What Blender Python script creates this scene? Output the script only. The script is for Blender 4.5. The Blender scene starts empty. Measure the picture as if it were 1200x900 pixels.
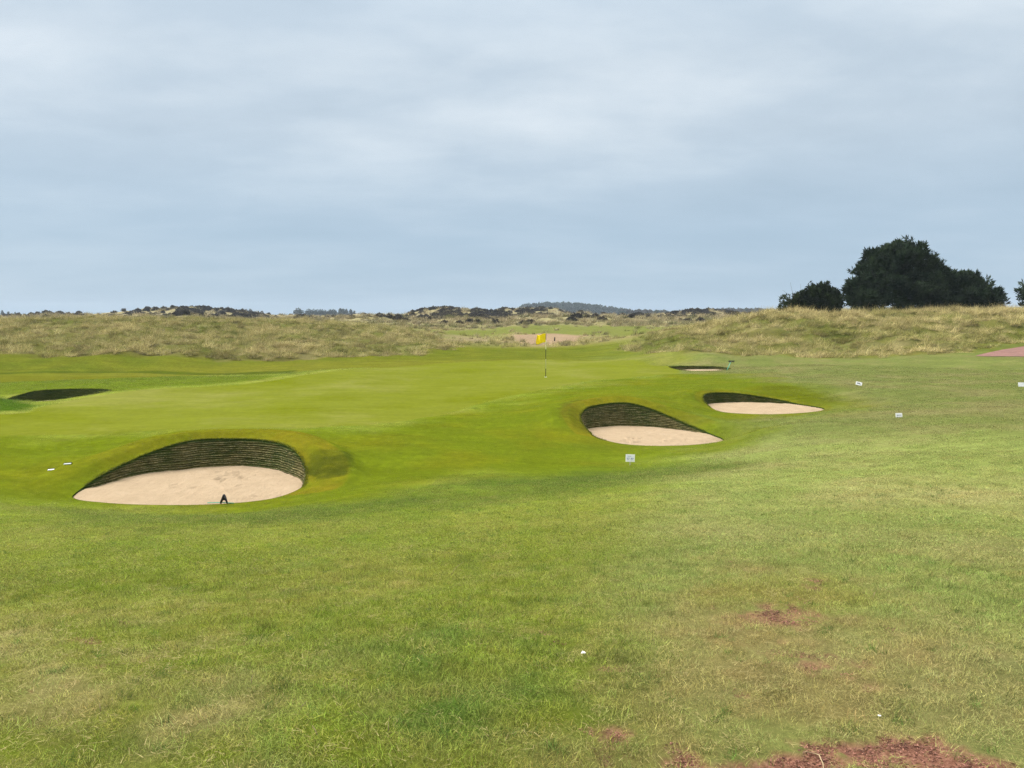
import bpy, math, random
import numpy as np

random.seed(4)
rng = np.random.default_rng(11)
scene = bpy.context.scene
COL = scene.collection

# ------------------------------------------------------------------ camera model
F = 906.0                      # focal length in photo pixels (photo 1200 x 900)
PITCH = math.radians(5.05)
EYE = 3.1                      # eye height above the putting surface (which is z = 0)
CP, SP = math.cos(PITCH), math.sin(PITCH)

def P(px, py, Y):
    """surveyed point: sight line of the photo pixel, at depth Y metres"""
    u, v = (px - 600) / F, -(py - 450) / F
    dy, dz = CP + SP * v, -SP + CP * v
    k = Y / dy
    return (u * k, Y, EYE + dz * k)

def A(px, Y):
    p = P(px, 370, Y)
    return (p[0], p[1])

def Z(px, Y, z):
    p = P(px, 370, Y)
    return (p[0], Y, z)

# ------------------------------------------------------------------ noise
def _hash(ix, iy, seed):
    h = (ix.astype(np.int64) * 374761393 + iy.astype(np.int64) * 668265263 + seed * 974634777) & 0xFFFFFFFF
    h = ((h ^ (h >> 13)) * 1274126177) & 0xFFFFFFFF
    return h ^ (h >> 16)

def pnoise(x, y, seed=0):
    x = np.asarray(x, float); y = np.asarray(y, float)
    ix, iy = np.floor(x), np.floor(y)
    fx, fy = x - ix, y - iy
    ux, uy = fx * fx * fx * (fx * (fx * 6 - 15) + 10), fy * fy * fy * (fy * (fy * 6 - 15) + 10)
    def g(dx, dy):
        a = _hash(ix + dx, iy + dy, seed) / 4294967296.0 * 2 * math.pi
        return np.cos(a) * (fx - dx) + np.sin(a) * (fy - dy)
    n00, n10, n01, n11 = g(0, 0), g(1, 0), g(0, 1), g(1, 1)
    return (n00 * (1 - ux) + n10 * ux) * (1 - uy) + (n01 * (1 - ux) + n11 * ux) * uy

def fbm(x, y, octv=4, seed=0):
    s, a, f = 0, 1.0, 1.0
    for o in range(octv):
        s = s + a * pnoise(x * f, y * f, seed + o * 17)
        a *= .5; f *= 2.03
    return s

def sstep(a, b, x):
    t = np.clip((x - a) / (b - a), 0, 1)
    return t * t * (3 - 2 * t)

# ------------------------------------------------------------------ survey: bunkers
# outlines (photo x, photo y, depth); sand = level of the sand
BUNKERS = {
    'big': dict(sand=-.50, pts=[(86, 580, 15.35), (110, 562, 16), (150, 541, 17), (190, 525, 17.6), (225, 516, 18), (260, 514, 18.2),
        (300, 515, 18.2), (330, 520, 17.8), (348, 531, 17.2), (358, 548, 16.6), (358, 560, 16.1), (352, 572, 15.6), (320, 584, 15),
        (270, 590, 14.7), (210, 592, 14.55), (150, 591, 14.6), (110, 588, 14.85), (90, 585, 15.1)]),
    'mid': dict(sand=-.42, pts=[(700, 513, 21.3), (690, 505, 21.9), (682, 495, 22.8), (681, 485, 23.5), (690, 477, 24), (710, 473, 24.3),
        (735, 472, 24.4), (760, 478, 24.2), (785, 488, 23.8), (810, 499, 23.2), (830, 507, 22.6), (848, 515, 22), (835, 519, 21.3),
        (810, 521.5, 20.9), (780, 522.5, 20.7), (750, 522, 20.75), (725, 519.5, 20.9)]),
    'far': dict(sand=-.22, pts=[(840, 481, 26.6), (830, 475, 27.3), (824, 468, 28), (826, 462, 28.6), (840, 460, 29), (865, 461, 29.2),
        (900, 466, 29), (935, 473, 28.3), (966, 479, 27.3), (945, 483.5, 26.2), (910, 485.5, 25.8), (875, 485, 25.85), (852, 483.5, 26.1)]),
    'slit': dict(sand=-.02, pts=[(785, 429.8, 43), (800, 429, 44), (820, 429.2, 44.3), (845, 430, 44), (855, 432.5, 43), (840, 434.6, 41.6),
        (815, 434.8, 41.2), (795, 433.2, 41.8)]),
    'left': dict(sand=-.68, pts=[(8, 468, 32.6), (35, 459.5, 33.5), (60, 456.5, 34.2), (95, 455.5, 34.3), (122, 456, 33.8), (129, 458, 33),
        (110, 462, 31.8), (85, 466, 31), (60, 469.6, 30.4), (40, 471.5, 30.6), (12, 472.5, 31.4)]),
}
ctrl = []
for b in BUNKERS.values():
    b['world'] = np.array([P(*p) for p in b['pts']])
    ctrl += [tuple(p) for p in b['world']]

SURVEY = [(-250, 900, 2.6), (0, 900, 2.6), (300, 900, 2.6), (600, 900, 2.6), (900, 900, 2.6), (1200, 900, 2.6), (1450, 900, 2.6),
    (0, 750, 4.3), (300, 750, 4.3), (600, 750, 4.25), (900, 750, 4.05), (1200, 750, 3.9),
    (0, 650, 7.6), (300, 650, 7.5), (600, 650, 7.2), (900, 650, 6.4), (1200, 650, 5.9),
    (0, 600, 11.9), (200, 608, 11.6), (450, 600, 11.3), (600, 600, 10.6), (900, 600, 8.9), (1200, 600, 8.0),
    (0, 575, 14.6), (430, 575, 14.2), (600, 575, 13.3), (850, 575, 11), (1200, 575, 9.6),
    (0, 545, 16.8), (420, 548, 16.7), (480, 545, 17), (600, 545, 17), (738, 545, 16.9), (900, 545, 14.5), (1200, 545, 11.8),
    (0, 520, 19), (80, 530, 18.3), (130, 520, 19), (420, 520, 18.9), (520, 520, 19.4), (600, 520, 19.6), (640, 505, 21.5), (900, 520, 17.5),
    (1000, 520, 16), (1200, 520, 14),
    (0, 500, 22), (150, 503, 21), (260, 506, 20), (330, 506, 20), (450, 500, 21.6), (600, 500, 22.3), (640, 490, 23.3), (900, 500, 20.4),
    (1050, 500, 18.5), (1200, 500, 16.6),
    (150, 480, 26), (400, 480, 26), (600, 480, 26), (660, 474, 26), (735, 464, 27.5), (1000, 480, 23.5), (1200, 480, 20.5),
    (200, 460, 32), (400, 460, 32), (600, 460, 31.5), (720, 458, 30), (780, 455, 31.5), (865, 452, 32), (1000, 460, 29), (1200, 460, 26.5),
    (500, 442, 39.5), (640, 442, 39), (800, 442, 37), (900, 442, 36), (1050, 442, 36), (1200, 442, 34),
    (640, 430, 46), (950, 430, 41), (1100, 430, 40.5), (1200, 430, 39.5), (720, 430, 45),
    (300, 447, 36), (400, 433, 43), (520, 424.5, 50), (640, 420.5, 53), (720, 421, 52), (775, 428, 46.5),
    (160, 456, 32.5), (-30, 463, 29.5), (0, 467, 29.2), (25, 471, 29),
    (330, 437, 45), (410, 429, 49), (100, 445, 40), (0, 447, 39), (230, 440, 43.5), (250, 437.5, 46.6), (0, 440, 43), (120, 441, 43.5),
    (520, 419, 58), (640, 415, 60), (700, 414, 60), (640, 407, 68), (560, 408, 66),
    (900, 421, 46), (1000, 421, 45), (1100, 418, 44), (1200, 418, 43), (820, 416, 47.0), (760, 414, 52), (815, 424, 45.5), (750, 420, 49),
    (860, 386, 60), (800, 400, 60), (900, 373, 62), (920, 368, 63), (960, 368, 63), (1000, 369.5, 64), (1060, 371, 63), (1130, 369.5, 62), (1180, 367, 62),
    (1200, 364, 64), (950, 395, 54), (1100, 394, 53), (1200, 405, 50), (1150, 413, 46), (1200, 385, 56),
    (0, 416, 49.4), (0, 435, 46), (120, 418, 49.8), (120, 436, 46.4), (200, 420, 50.4), (350, 423, 51), (450, 417, 54), (350, 431, 47.5), (0, 425, 47.6), (200, 429, 48.2),
    (0, 395, 66), (200, 395, 66), (400, 400, 66), (0, 376, 80), (100, 375, 80), (200, 376.5, 82), (300, 377, 84), (400, 380, 86), (450, 386, 86),
    (490, 397, 78), (540, 400, 85), (640, 392, 110), (720, 398, 90), (540, 388, 140), (700, 385, 150), (800, 386, 130), (600, 380, 200), (750, 379, 220)]
ctrl += [P(*s) for s in SURVEY]
for px in (-250, 1450):
    s = 1 if px > 600 else 0
    ctrl += [Z(px, 8, 1.1 if s else .5), Z(px, 15, .75 if s else -.1), Z(px, 27, .5 if s else -.1), Z(px, 42, .7 if s else 0),
             Z(px, 62, 3.4 if s else 1.1), Z(px, 82, 3.0 if s else 2.7)]
for px in (-250, 0, 200, 400): ctrl.append(Z(px, 115, 1.7))
for px in (900, 1050, 1200, 1450): ctrl += [Z(px, 90, 2.7), Z(px, 130, 1.6)]
for px in (-250, 100, 350, 600, 850, 1100, 1450):
    ctrl += [Z(px, 320, 1.2), Z(px, 650, .3), Z(px, 1500, 0), Z(px, 2200, 0)]
for th in (-1.1, -.8, .8, 1.1):
    for r, z in ((1, 1.5), (2.5, 1.5)): ctrl.append((r * math.sin(th), r * math.cos(th), z))
ctrl += [(0, 1.0, 1.5), (0, 1.7, 1.5)]
ctrl = np.array(ctrl, float)

def tl(x, y):
    return np.arctan2(x, y), np.log(np.maximum(np.hypot(x, y), .8))

CT, CL = tl(ctrl[:, 0], ctrl[:, 1])
n = len(ctrl)
def tps(d2): return d2 * np.log(np.maximum(d2, 1e-12))
K = tps((CT[:, None] - CT[None]) ** 2 + (CL[:, None] - CL[None]) ** 2) + np.eye(n) * 1e-5
Pm = np.stack([np.ones(n), CT, CL], 1)
sol = np.linalg.solve(np.block([[K, Pm], [Pm.T, np.zeros((3, 3))]]), np.concatenate([ctrl[:, 2], np.zeros(3)]))
RW, RC = sol[:n], sol[n:]

RIDGE = np.array([(-400, 371), (-100, 370), (0, 370.5), (30, 370), (60, 368.5), (90, 369), (130, 368), (150, 365.5), (180, 362.5), (210, 360.5), (232, 361), (260, 364.5),
    (300, 369), (340, 371), (400, 371.5), (425, 369), (450, 370.5), (470, 370), (486, 367), (505, 363.5), (530, 362.5), (555, 365), (575, 367.5), (590, 364), (615, 362.5), (650, 363.5),
    (668, 367.5), (700, 370), (760, 370), (800, 367.5), (830, 365), (850, 366), (880, 367), (920, 368), (1000, 369), (1300, 369), (1700, 370)], float)
RIDGE2 = np.array([(-400, 373), (0, 373), (100, 372.5), (200, 374), (300, 374.5), (400, 375), (470, 373.5), (500, 375.5), (560, 374), (620, 374), (680, 373), (760, 375), (830, 373), (900, 372), (1700, 373)], float)

def H0(x, y):
    x = np.atleast_1d(np.asarray(x, float)); y = np.atleast_1d(np.asarray(y, float))
    th, L = tl(x, y)
    tc = np.clip(th, -.95, .95)
    out = np.empty(len(x))
    for i in range(0, len(x), 40000):
        s = slice(i, i + 40000)
        d2 = (tc[s, None] - CT[None]) ** 2 + (L[s, None] - CL[None]) ** 2
        out[s] = tps(d2) @ RW + RC[0] + tc[s] * RC[1] + L[s] * RC[2]
    r = np.exp(L)
    w = sstep(1.0, 2.0, np.abs(th))
    out = out * (1 - w) + (1.5 - 1.4 * sstep(4, 300, r)) * w
    # far dune ridges
    px = 600 + F * np.tan(np.clip(th, -1.0, 1.0))
    Yd = r * np.cos(np.clip(th, -1.0, 1.0))
    for RD, Y0, wd, sd in ((RIDGE2, 215, 28, 5), (RIDGE, 320, 42, 3)):
        py = np.interp(px, RD[:, 0], RD[:, 1])
        zt = EYE + (370.2 - py) / F * Y0
        far = r > 110
        nz = np.zeros(len(x))
        if far.any():
            nz[far] = fbm(x[far] / 16, y[far] / 16, 4, sd)
        g = np.exp(-((Yd - Y0 - 14 * np.sin(px / 37.0 + sd)) / wd) ** 2)
        out = np.where(far, out * (1 - g) + (zt + 1.6 * nz - .1) * g + 0, out)
    return out

def at(pp):
    """where the sight lines of photo pixels meet the ground (world x, y)"""
    res = []
    for px, py in pp:
        Ys = np.geomspace(1.5, 600, 900)
        q = np.array([P(px, py, Y) for Y in Ys])
        d = q[:, 2] - H0(q[:, 0], q[:, 1])
        k = np.where(d < 0)[0]
        if len(k) == 0 or k[0] == 0:
            res.append((q[-1, 0], q[-1, 1])); continue
        i = k[0]; t = d[i - 1] / (d[i - 1] - d[i])
        res.append(tuple(q[i - 1, :2] * (1 - t) + q[i, :2] * t))
    return np.array(res)

def spline(pts, per=12):
    pts = np.asarray(pts); m = len(pts); out = []
    for i in range(m):
        p0, p1, p2, p3 = pts[i - 1], pts[i], pts[(i + 1) % m], pts[(i + 2) % m]
        for k in range(per):
            t = k / per
            out.append(.5 * ((2 * p1) + (-p0 + p2) * t + (2 * p0 - 5 * p1 + 4 * p2 - p3) * t * t + (-p0 + 3 * p1 - 3 * p2 + p3) * t ** 3))
    return np.array(out)

def sdf(poly, x, y, margin=6.0):
    """signed distance to a closed polygon (negative inside); far points get a large value; also the nearest edge point"""
    poly = np.asarray(poly)[:, :2]
    out = np.full(len(x), 1e3); near = np.zeros((len(x), 2))
    sel = np.where((x > poly[:, 0].min() - margin) & (x < poly[:, 0].max() + margin) & (y > poly[:, 1].min() - margin) & (y < poly[:, 1].max() + margin))[0]
    if len(sel) == 0: return out, near
    X, Y = x[sel], y[sel]
    best = np.full(len(sel), 1e18); ins = np.zeros(len(sel), bool); nb = np.zeros((len(sel), 2))
    for i in range(len(poly)):
        ax, ay = poly[i]; bx, by = poly[(i + 1) % len(poly)]
        ex, ey = bx - ax, by - ay
        t = np.clip(((X - ax) * ex + (Y - ay) * ey) / max(ex * ex + ey * ey, 1e-12), 0, 1)
        qx, qy = ax + t * ex, ay + t * ey
        d = (X - qx) ** 2 + (Y - qy) ** 2
        m = d < best
        best = np.where(m, d, best); nb[m, 0] = qx[m]; nb[m, 1] = qy[m]
        c = (ay > Y) != (by > Y)
        if by != ay:
            ins ^= c & (X < ex * (Y - ay) / (by - ay) + ax)
    out[sel] = np.sqrt(best) * np.where(ins, -1, 1); near[sel] = nb
    return out, near

for b in BUNKERS.values():
    b['out'] = spline(b['world'], 14)

POLY = dict(
    green=spline(at([(-300, 506), (-300, 492), (0, 486), (45, 478), (90, 467.5), (140, 460), (220, 454), (300, 448), (400, 434), (520, 425.6), (640, 421.6), (720, 422.2), (765, 428),
        (798, 436), (770, 440), (700, 446), (650, 454), (600, 464), (560, 474), (520, 485), (450, 496), (380, 501), (300, 503), (180, 506), (80, 510)]), 5),
    leftdune=np.array([A(-500, 49.6), A(0, 49.8), A(60, 50), A(120, 50.3), A(230, 51), A(340, 51.6), A(450, 54.5), A(500, 62), A(545, 70), A(510, 85), A(470, 105), A(300, 125), A(-500, 125)]),
    rightdune=np.array([A(730, 62), A(775, 51.5), A(800, 48.5), A(880, 47.6), A(960, 46.2), A(1060, 45.5), A(1110, 46), A(1140, 48), A(1200, 52), A(1500, 57), A(1500, 125), A(900, 125), A(820, 95), A(770, 76)]),
    path=at([(1143, 417.5), (1160, 413), (1180, 409), (1200, 406), (1240, 402), (1300, 399), (1300, 421), (1240, 419.5), (1200, 418.3), (1170, 418)]),
    fair=at([(480, 396), (510, 388), (560, 384), (620, 381.5), (660, 381.5), (720, 382.5), (800, 383), (850, 382), (900, 381), (850, 388), (760, 392.5), (690, 393.5), (600, 391)]),
    sandy=at([(598, 404), (602, 393.5), (640, 391.5), (682, 393.5), (684, 401), (650, 403.5), (625, 405)]),
    pale=at([(690, 405), (695, 396), (760, 396), (770, 402), (730, 407)]),
    pale2=at([(470, 402), (490, 395), (560, 394), (580, 398), (520, 403)]),
    lush=at([(250, 905), (280, 830), (380, 760), (520, 735), (640, 760), (700, 800), (690, 850), (640, 905)]),
    straw=at([(-80, 905), (-60, 735), (120, 745), (250, 785), (300, 840), (240, 905)]),
    dry=at([(690, 905), (720, 840), (760, 730), (880, 670), (1010, 680), (1080, 760), (1150, 830), (1260, 880), (1260, 905)]),
    yellow=at([(800, 700), (860, 680), (960, 682), (1000, 700), (960, 716), (850, 712)]),
    dirt=at([(850, 905), (860, 884), (900, 875), (950, 869), (990, 877), (1040, 858), (1100, 862), (1150, 877), (1190, 905)]),
    dirt2=at([(703, 862), (712, 855), (725, 854), (732, 862), (726, 871), (712, 874)]),
    dirt3=at([(780, 882), (795, 872), (815, 880), (815, 892), (790, 892)]),
    dirt4=at([(860, 722), (900, 712), (960, 718), (940, 732), (880, 730)]),
    dirt5=at([(925, 775), (950, 768), (985, 774), (960, 782)]),
    scar=at([(364, 536), (385, 533.5), (412, 534), (414, 548), (405, 561), (372, 566), (360, 555)]),  # steep bank's shade and its darker sod, put into the turf colour
    edge_shade=at([(652, 486), (660, 477), (672, 472), (684, 472), (679, 484), (681, 496), (688, 507), (674, 505), (660, 497)]),  # shaded edges of the mound, painted as darker turf
    bank3_shade=at([(880, 455), (905, 451), (950, 456), (985, 466), (984, 474), (960, 476), (930, 471), (900, 464)]),  # shading on the far bunker's right mound, put into the turf colour
    crease=at([(-300, 434.2), (120, 435), (250, 437.2), (345, 434), (345, 437.5), (250, 439.4), (120, 437.2), (-300, 436.2)]),  # shade along the bank toe, painted as a dark strip of turf
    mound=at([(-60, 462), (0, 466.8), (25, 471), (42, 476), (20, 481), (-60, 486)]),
    pool=at([(60, 592), (100, 600), (260, 602), (420, 588), (560, 562), (700, 548), (820, 540), (860, 548), (760, 570), (560, 592), (420, 606), (200, 622), (60, 618)]),
    apron=at([(-300, 590), (-300, 500), (120, 508), (380, 500), (520, 485), (620, 462), (700, 447), (790, 438), (870, 438), (985, 470), (980, 486), (900, 492), (850, 522), (760, 545), (560, 565), (420, 590), (150, 600)]),
    backlawn=at([(-300, 460), (-300, 440), (150, 440), (330, 440), (395, 431), (300, 446), (200, 453), (140, 458), (60, 462)]),
)

def jit(x, y, s, a, seed): return a * fbm(x / s, y / s, 3, seed)

def zones(x, y):
    """what grows where, plus painted slope shade: masks 0..1 over the ground plan"""
    m = {}
    def soft(name, w, s=1.0, a=.3, seed=3, margin=8):
        d, _ = sdf(POLY[name], x, y, margin)
        return 1 - sstep(-w, w, d + jit(x, y, s, a, seed))
    m['green'] = soft('green', .12, .8, .15)
    m['ld'] = soft('leftdune', .8, 3, 1.6, 5); m['rd'] = soft('rightdune', .8, 3, 1.6, 6)
    m['dune'] = np.maximum(m['ld'], m['rd'])
    m['fair'] = soft('fair', 3, 14, 6, 8, 20); m['sandy'] = soft('sandy', 1.2, 5, 3, 9, 12); m['pale'] = np.maximum(soft('pale', 3, 6, 5, 10, 14), soft('pale2', 3, 6, 5, 11, 14))
    m['lush'] = soft('lush', .8, .5, .8, 12); m['straw'] = soft('straw', .8, .45, .9, 13); m['dry'] = soft('dry', .8, .5, .8, 14)
    m['yellow'] = soft('yellow', .3, .5, .4, 15)
    dr = soft('dirt', .06, .16, .22, 16)
    for k, nme in enumerate(('dirt2', 'dirt3')): dr = np.maximum(dr, soft(nme, .07, .12, .12, 17 + k))
    for k, nme in enumerate(('dirt4', 'dirt5')): dr = np.maximum(dr, .6 * soft(nme, .16, .14, .35, 21 + k))
    r = np.hypot(x, y)
    spots = sstep(.42, .62, fbm(x / .32, y / .32, 3, 77)) * m['dry'] * .8 * (r < 12)
    spots = np.maximum(spots, sstep(.5, .66, fbm(x / .22, y / .22, 3, 78)) * m['straw'] * .7 * (r < 12))
    m['dirt'] = np.clip(np.maximum(dr, spots), 0, 1)
    m['pool'] = soft('pool', .8, 2, .8, 25); m['apron'] = soft('apron', 1.8, 2.5, 2.2, 26); m['scar'] = soft('scar', .05, .3, .07, 29); m['edge_shade'] = soft('edge_shade', .2, .4, .2, 32); m['bank3_shade'] = soft('bank3_shade', .5, .8, .3, 33); m['crease'] = soft('crease', .25, 1.5, .25, 31); m['mound'] = soft('mound', .4, 1, .4, 30); m['backlawn'] = soft('backlawn', .6, 2, .5, 27)
    m['path'] = 1 - sstep(-.05, .05, sdf(POLY['path'], x, y)[0])
    th = np.arctan2(x, y)
    m['right'] = sstep(.05, .28, th + jit(x, y, 4, .1, 28)) * (1 - m['dune'])
    m['r'] = r
    col = np.full(len(x), 9.0); hole = np.full(len(x), 9.0)
    for k, b in BUNKERS.items():
        d, nr = sdf(b['out'], x, y, 3)
        hole = np.minimum(hole, d)
        b['_d'] = d
    m['hole'] = hole
    return m

def lerp(a, b, t): return a * (1 - t[:, None]) + np.asarray(b)[None] * t[:, None]

def albedo(x, y, m=None):
    if m is None: m = zones(x, y)
    N = len(x); r = m['r']
    n1 = fbm(x / 2.2, y / 2.2, 4, 40); n2 = fbm(x / .5, y / .5, 3, 41); n3 = fbm(x / 9, y / 9, 3, 42)
    c = np.tile(np.array([.140, .178, .020]), (N, 1))                  # rough lawn
    c = lerp(c, (.205, .200, .045), np.clip(.35 + 1.1 * n1 + .5 * n2, 0, 1) * .65)
    c = lerp(c, (.080, .145, .012), np.clip(n2 * 1.3 - .05, 0, 1) * .7)
    c = lerp(c, (.185, .220, .064), m['right'] * .85)
    c = lerp(c, (.25, .23, .095), m['right'] * np.clip(.18 + n1 * 1.2 + n3 * .6, 0, 1) * .75)
    c = c * (1 - .42 * m['right'] * sstep(13, 22, r))[:, None]
    c = lerp(c, (.078, .104, .0025), m['apron'] * .9)
    c = lerp(c, (.120, .118, .003), m['apron'] * np.clip(n1 * 1.1 + .1, 0, 1) * .6)
    c = lerp(c, (.058, .098, .010), m['pool'] * np.clip(.7 + n1 * .8, 0, 1) * .9)
    c = lerp(c, (.075, .135, .022), m['lush'] * np.clip(.6 + n2 * 1.2, 0, 1) * .85)
    c = lerp(c, (.30, .255, .105), m['straw'] * np.clip(.55 + n2, 0, 1) * .85)
    c = lerp(c, (.235, .180, .072), m['dry'] * np.clip(.62 + n2 + .4 * n1, 0, 1) * .75)
    c = lerp(c, (.200, .190, .040), m['yellow'] * .6)
    c = lerp(c, (.078, .112, .006), m['backlawn'] * .9)
    far = sstep(45.6, 46.6, r) * (1 - m['right'])
    c = lerp(c, (.092, .092, .008), far * .8)
    cb = sstep(51, 54, r) * (1 - sstep(64, 70, r)) * (1 - m['dune'])
    c = lerp(c, (.062, .086, .006), cb * np.clip(.6 + .8 * n1, 0, 1) * .8)                          # banks behind the green
    g = m['green']
    gc = np.tile(np.array([.118, .134, .014]), (N, 1))
    gc = lerp(gc, (.145, .152, .032), np.clip(n3 * 1.2 + n1 * .8 + .25 * n2, 0, 1))
    gc = lerp(gc, (.098, .116, .004), np.clip(-n3 * 1.2 + n1 * .6 - .25 * n2, 0, 1))
    c = c * (1 - g[:, None]) + gc * g[:, None]
    # newer, yellower turf laid as a collar round the three near bunkers
    for k, wd in (('big', .95), ('mid', .6), ('far', .3)):
        d = BUNKERS[k]['_d']
        bx = BUNKERS[k]['out'][:, 0].mean()
        side = sstep(-.2, 1.2, (x - bx) * (1 if k == 'big' else -1)) if k != 'far' else np.ones(N) * .4
        side = np.maximum(side, .65 * sstep(BUNKERS[k]['out'][:, 1].mean() + .2, BUNKERS[k]['out'][:, 1].mean() + 1, y))
        ring = (1 - sstep(wd * .85, wd, d + .1 * n1)) * (y > BUNKERS[k]['out'][:, 1].min() + .6)
        c = lerp(c, (.125, .112, .006), ring * side * np.clip(.8 + .6 * n2 + .3 * n1, 0, 1) * .95)
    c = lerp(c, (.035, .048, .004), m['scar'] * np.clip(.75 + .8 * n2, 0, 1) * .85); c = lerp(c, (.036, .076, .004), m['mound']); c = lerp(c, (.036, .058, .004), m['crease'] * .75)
    c = lerp(c, (.060, .060, .006), m['edge_shade'] * np.clip(.6 + .9 * n2, 0, 1) * .75); c = lerp(c, (.066, .080, .003), m['bank3_shade'] * .75)
    # rough links ground beyond
    fv = sstep(65, 76, r)
    lk = np.tile(np.array([.190, .172, .072]), (N, 1))
    nl = fbm(x / 7, y / 7, 4, 44); nm = fbm(x / 2.5, y / 2.5, 3, 45)
    lk = lerp(lk, (.105, .125, .030), np.clip(.35 + nl * 1.3, 0, 1) * .85)
    lk = lerp(lk, (.250, .215, .120), np.clip(nm * 1.2, 0, 1) * .6)
    ff = sstep(150, 230, r)
    lk = lerp(lk, (.270, .225, .140), ff * np.clip(.65 + .7 * nl, 0, 1) * .8)
    lk = lerp(lk, (.075, .060, .042), ff * sstep(.12, .4, fbm(x / 13, y / 13, 4, 46)) * .85)
    lk = lerp(lk, (.10, .115, .05), sstep(420, 600, r) * .8)
    lk = lerp(lk, (.108, .124, .026), m['fair'] * .9)
    lk = lerp(lk, (.215, .165, .105), m['pale'] * .7)
    lk = lerp(lk, (.235, .165, .110), m['sandy'] * .9)
    c = c * (1 - fv[:, None]) + lk * fv[:, None]
    dc = np.tile(np.array([.095, .090, .026]), (N, 1))
    dc = lerp(dc, (.060, .080, .012), np.clip(.40 + nl * 1.2 + nm * .6, 0, 1) * .85)
    dc = lerp(dc, (.20, .17, .08), np.clip(nm * 1.4, 0, 1) * .7)
    c = c * (1 - m['dune'][:, None]) + dc * m['dune'][:, None]
    c = lerp(c, (.185, .10, .062), m['dirt'] * .92)
    return np.clip(c, .003, .9)

def H(x, y, m=None):
    x = np.atleast_1d(np.asarray(x, float)); y = np.atleast_1d(np.asarray(y, float))
    h = H0(x, y)
    if m is None: m = zones(x, y)
    r = m['r']
    sp = np.clip(m['hole'] / .6, 0, 1)
    rough = (1 - m['green'])
    h = h + sp * rough * (.02 * fbm(x / 1.6, y / 1.6, 3, 60) * (r < 60) + .006 * fbm(x / .22, y / .22, 2, 61) * (r < 16) + .07 * fbm(x / 3.1, y / 3.1, 2, 66) * (r < 40))
    h = h + sp * .11 * m['green'] * pnoise(x / 6.5, y / 6.5, 62)
    for k in ('big', 'mid', 'far'):
        b = BUNKERS[k]; d = np.maximum(b['_d'], 0)
        back = sstep(b['out'][:, 1].min() + .6, b['out'][:, 1].mean() + .3, y)
        h = h + np.where(d < 4, (.15) * back * (sstep(0, .45, d) - sstep(.85, 1.35, d)) * (.5 if k == 'far' else 1), 0)
    h = h + m['dune'] * (.46 * fbm(x / 2.9, y / 2.9, 3, 63) + .25 * fbm(x / 10, y / 10, 2, 65) - .12)
    fv = sstep(64, 78, r) * (1 - m['dune']) * (r < 600)
    h = h + fv * (.30 + .5 * sstep(90, 200, r)) * fbm(x / 9, y / 9, 3, 64)
    h = h - .02 * m['dirt']
    return h

def Hs(x, y): return float(H(np.array([x]), np.array([y]))[0])

# ------------------------------------------------------------------ object helpers
def tag(o, label=None, cat=None, group=None, kind=None):
    if label: o['label'] = label
    if cat: o['category'] = cat
    if group: o['group'] = group
    if kind: o['kind'] = kind
    return o

def link(o, parent=None):
    COL.objects.link(o)
    if parent is not None: o.parent = parent
    return o

def np_mesh(name, verts, tris=None, quads=None, smooth=True):
    me = bpy.data.meshes.new(name)
    verts = np.asarray(verts, np.float32)
    me.vertices.add(len(verts)); me.vertices.foreach_set('co', verts.ravel())
    nl, ls, li = 0, [], []
    for a, k in ((quads, 4), (tris, 3)):
        if a is None or len(a) == 0: continue
        a = np.asarray(a, np.int32)
        ls.append(nl + np.arange(len(a), dtype=np.int32) * k); li.append(a.ravel()); nl += a.size
    if nl:
        li = np.concatenate(li); ls = np.concatenate(ls)
        me.loops.add(nl); me.loops.foreach_set('vertex_index', li)
        me.polygons.add(len(ls)); me.polygons.foreach_set('loop_start', ls)
        me.update(calc_edges=True)
        me.polygons.foreach_set('use_smooth', np.full(len(ls), smooth))
    return me

def attr(me, name, data, typ='FLOAT_COLOR', dom='POINT'):
    a = me.attributes.new(name, typ, dom)
    data = np.asarray(data, np.float32)
    if typ == 'FLOAT_COLOR':
        if data.shape[1] == 3: data = np.concatenate([data, np.ones((len(data), 1), np.float32)], 1)
        a.data.foreach_set('color', data.ravel())
    elif typ == 'FLOAT_VECTOR': a.data.foreach_set('vector', data.ravel())
    elif typ == 'INT': a.data.foreach_set('value', data.astype(np.int32))
    else: a.data.foreach_set('value', data.ravel())

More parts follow.
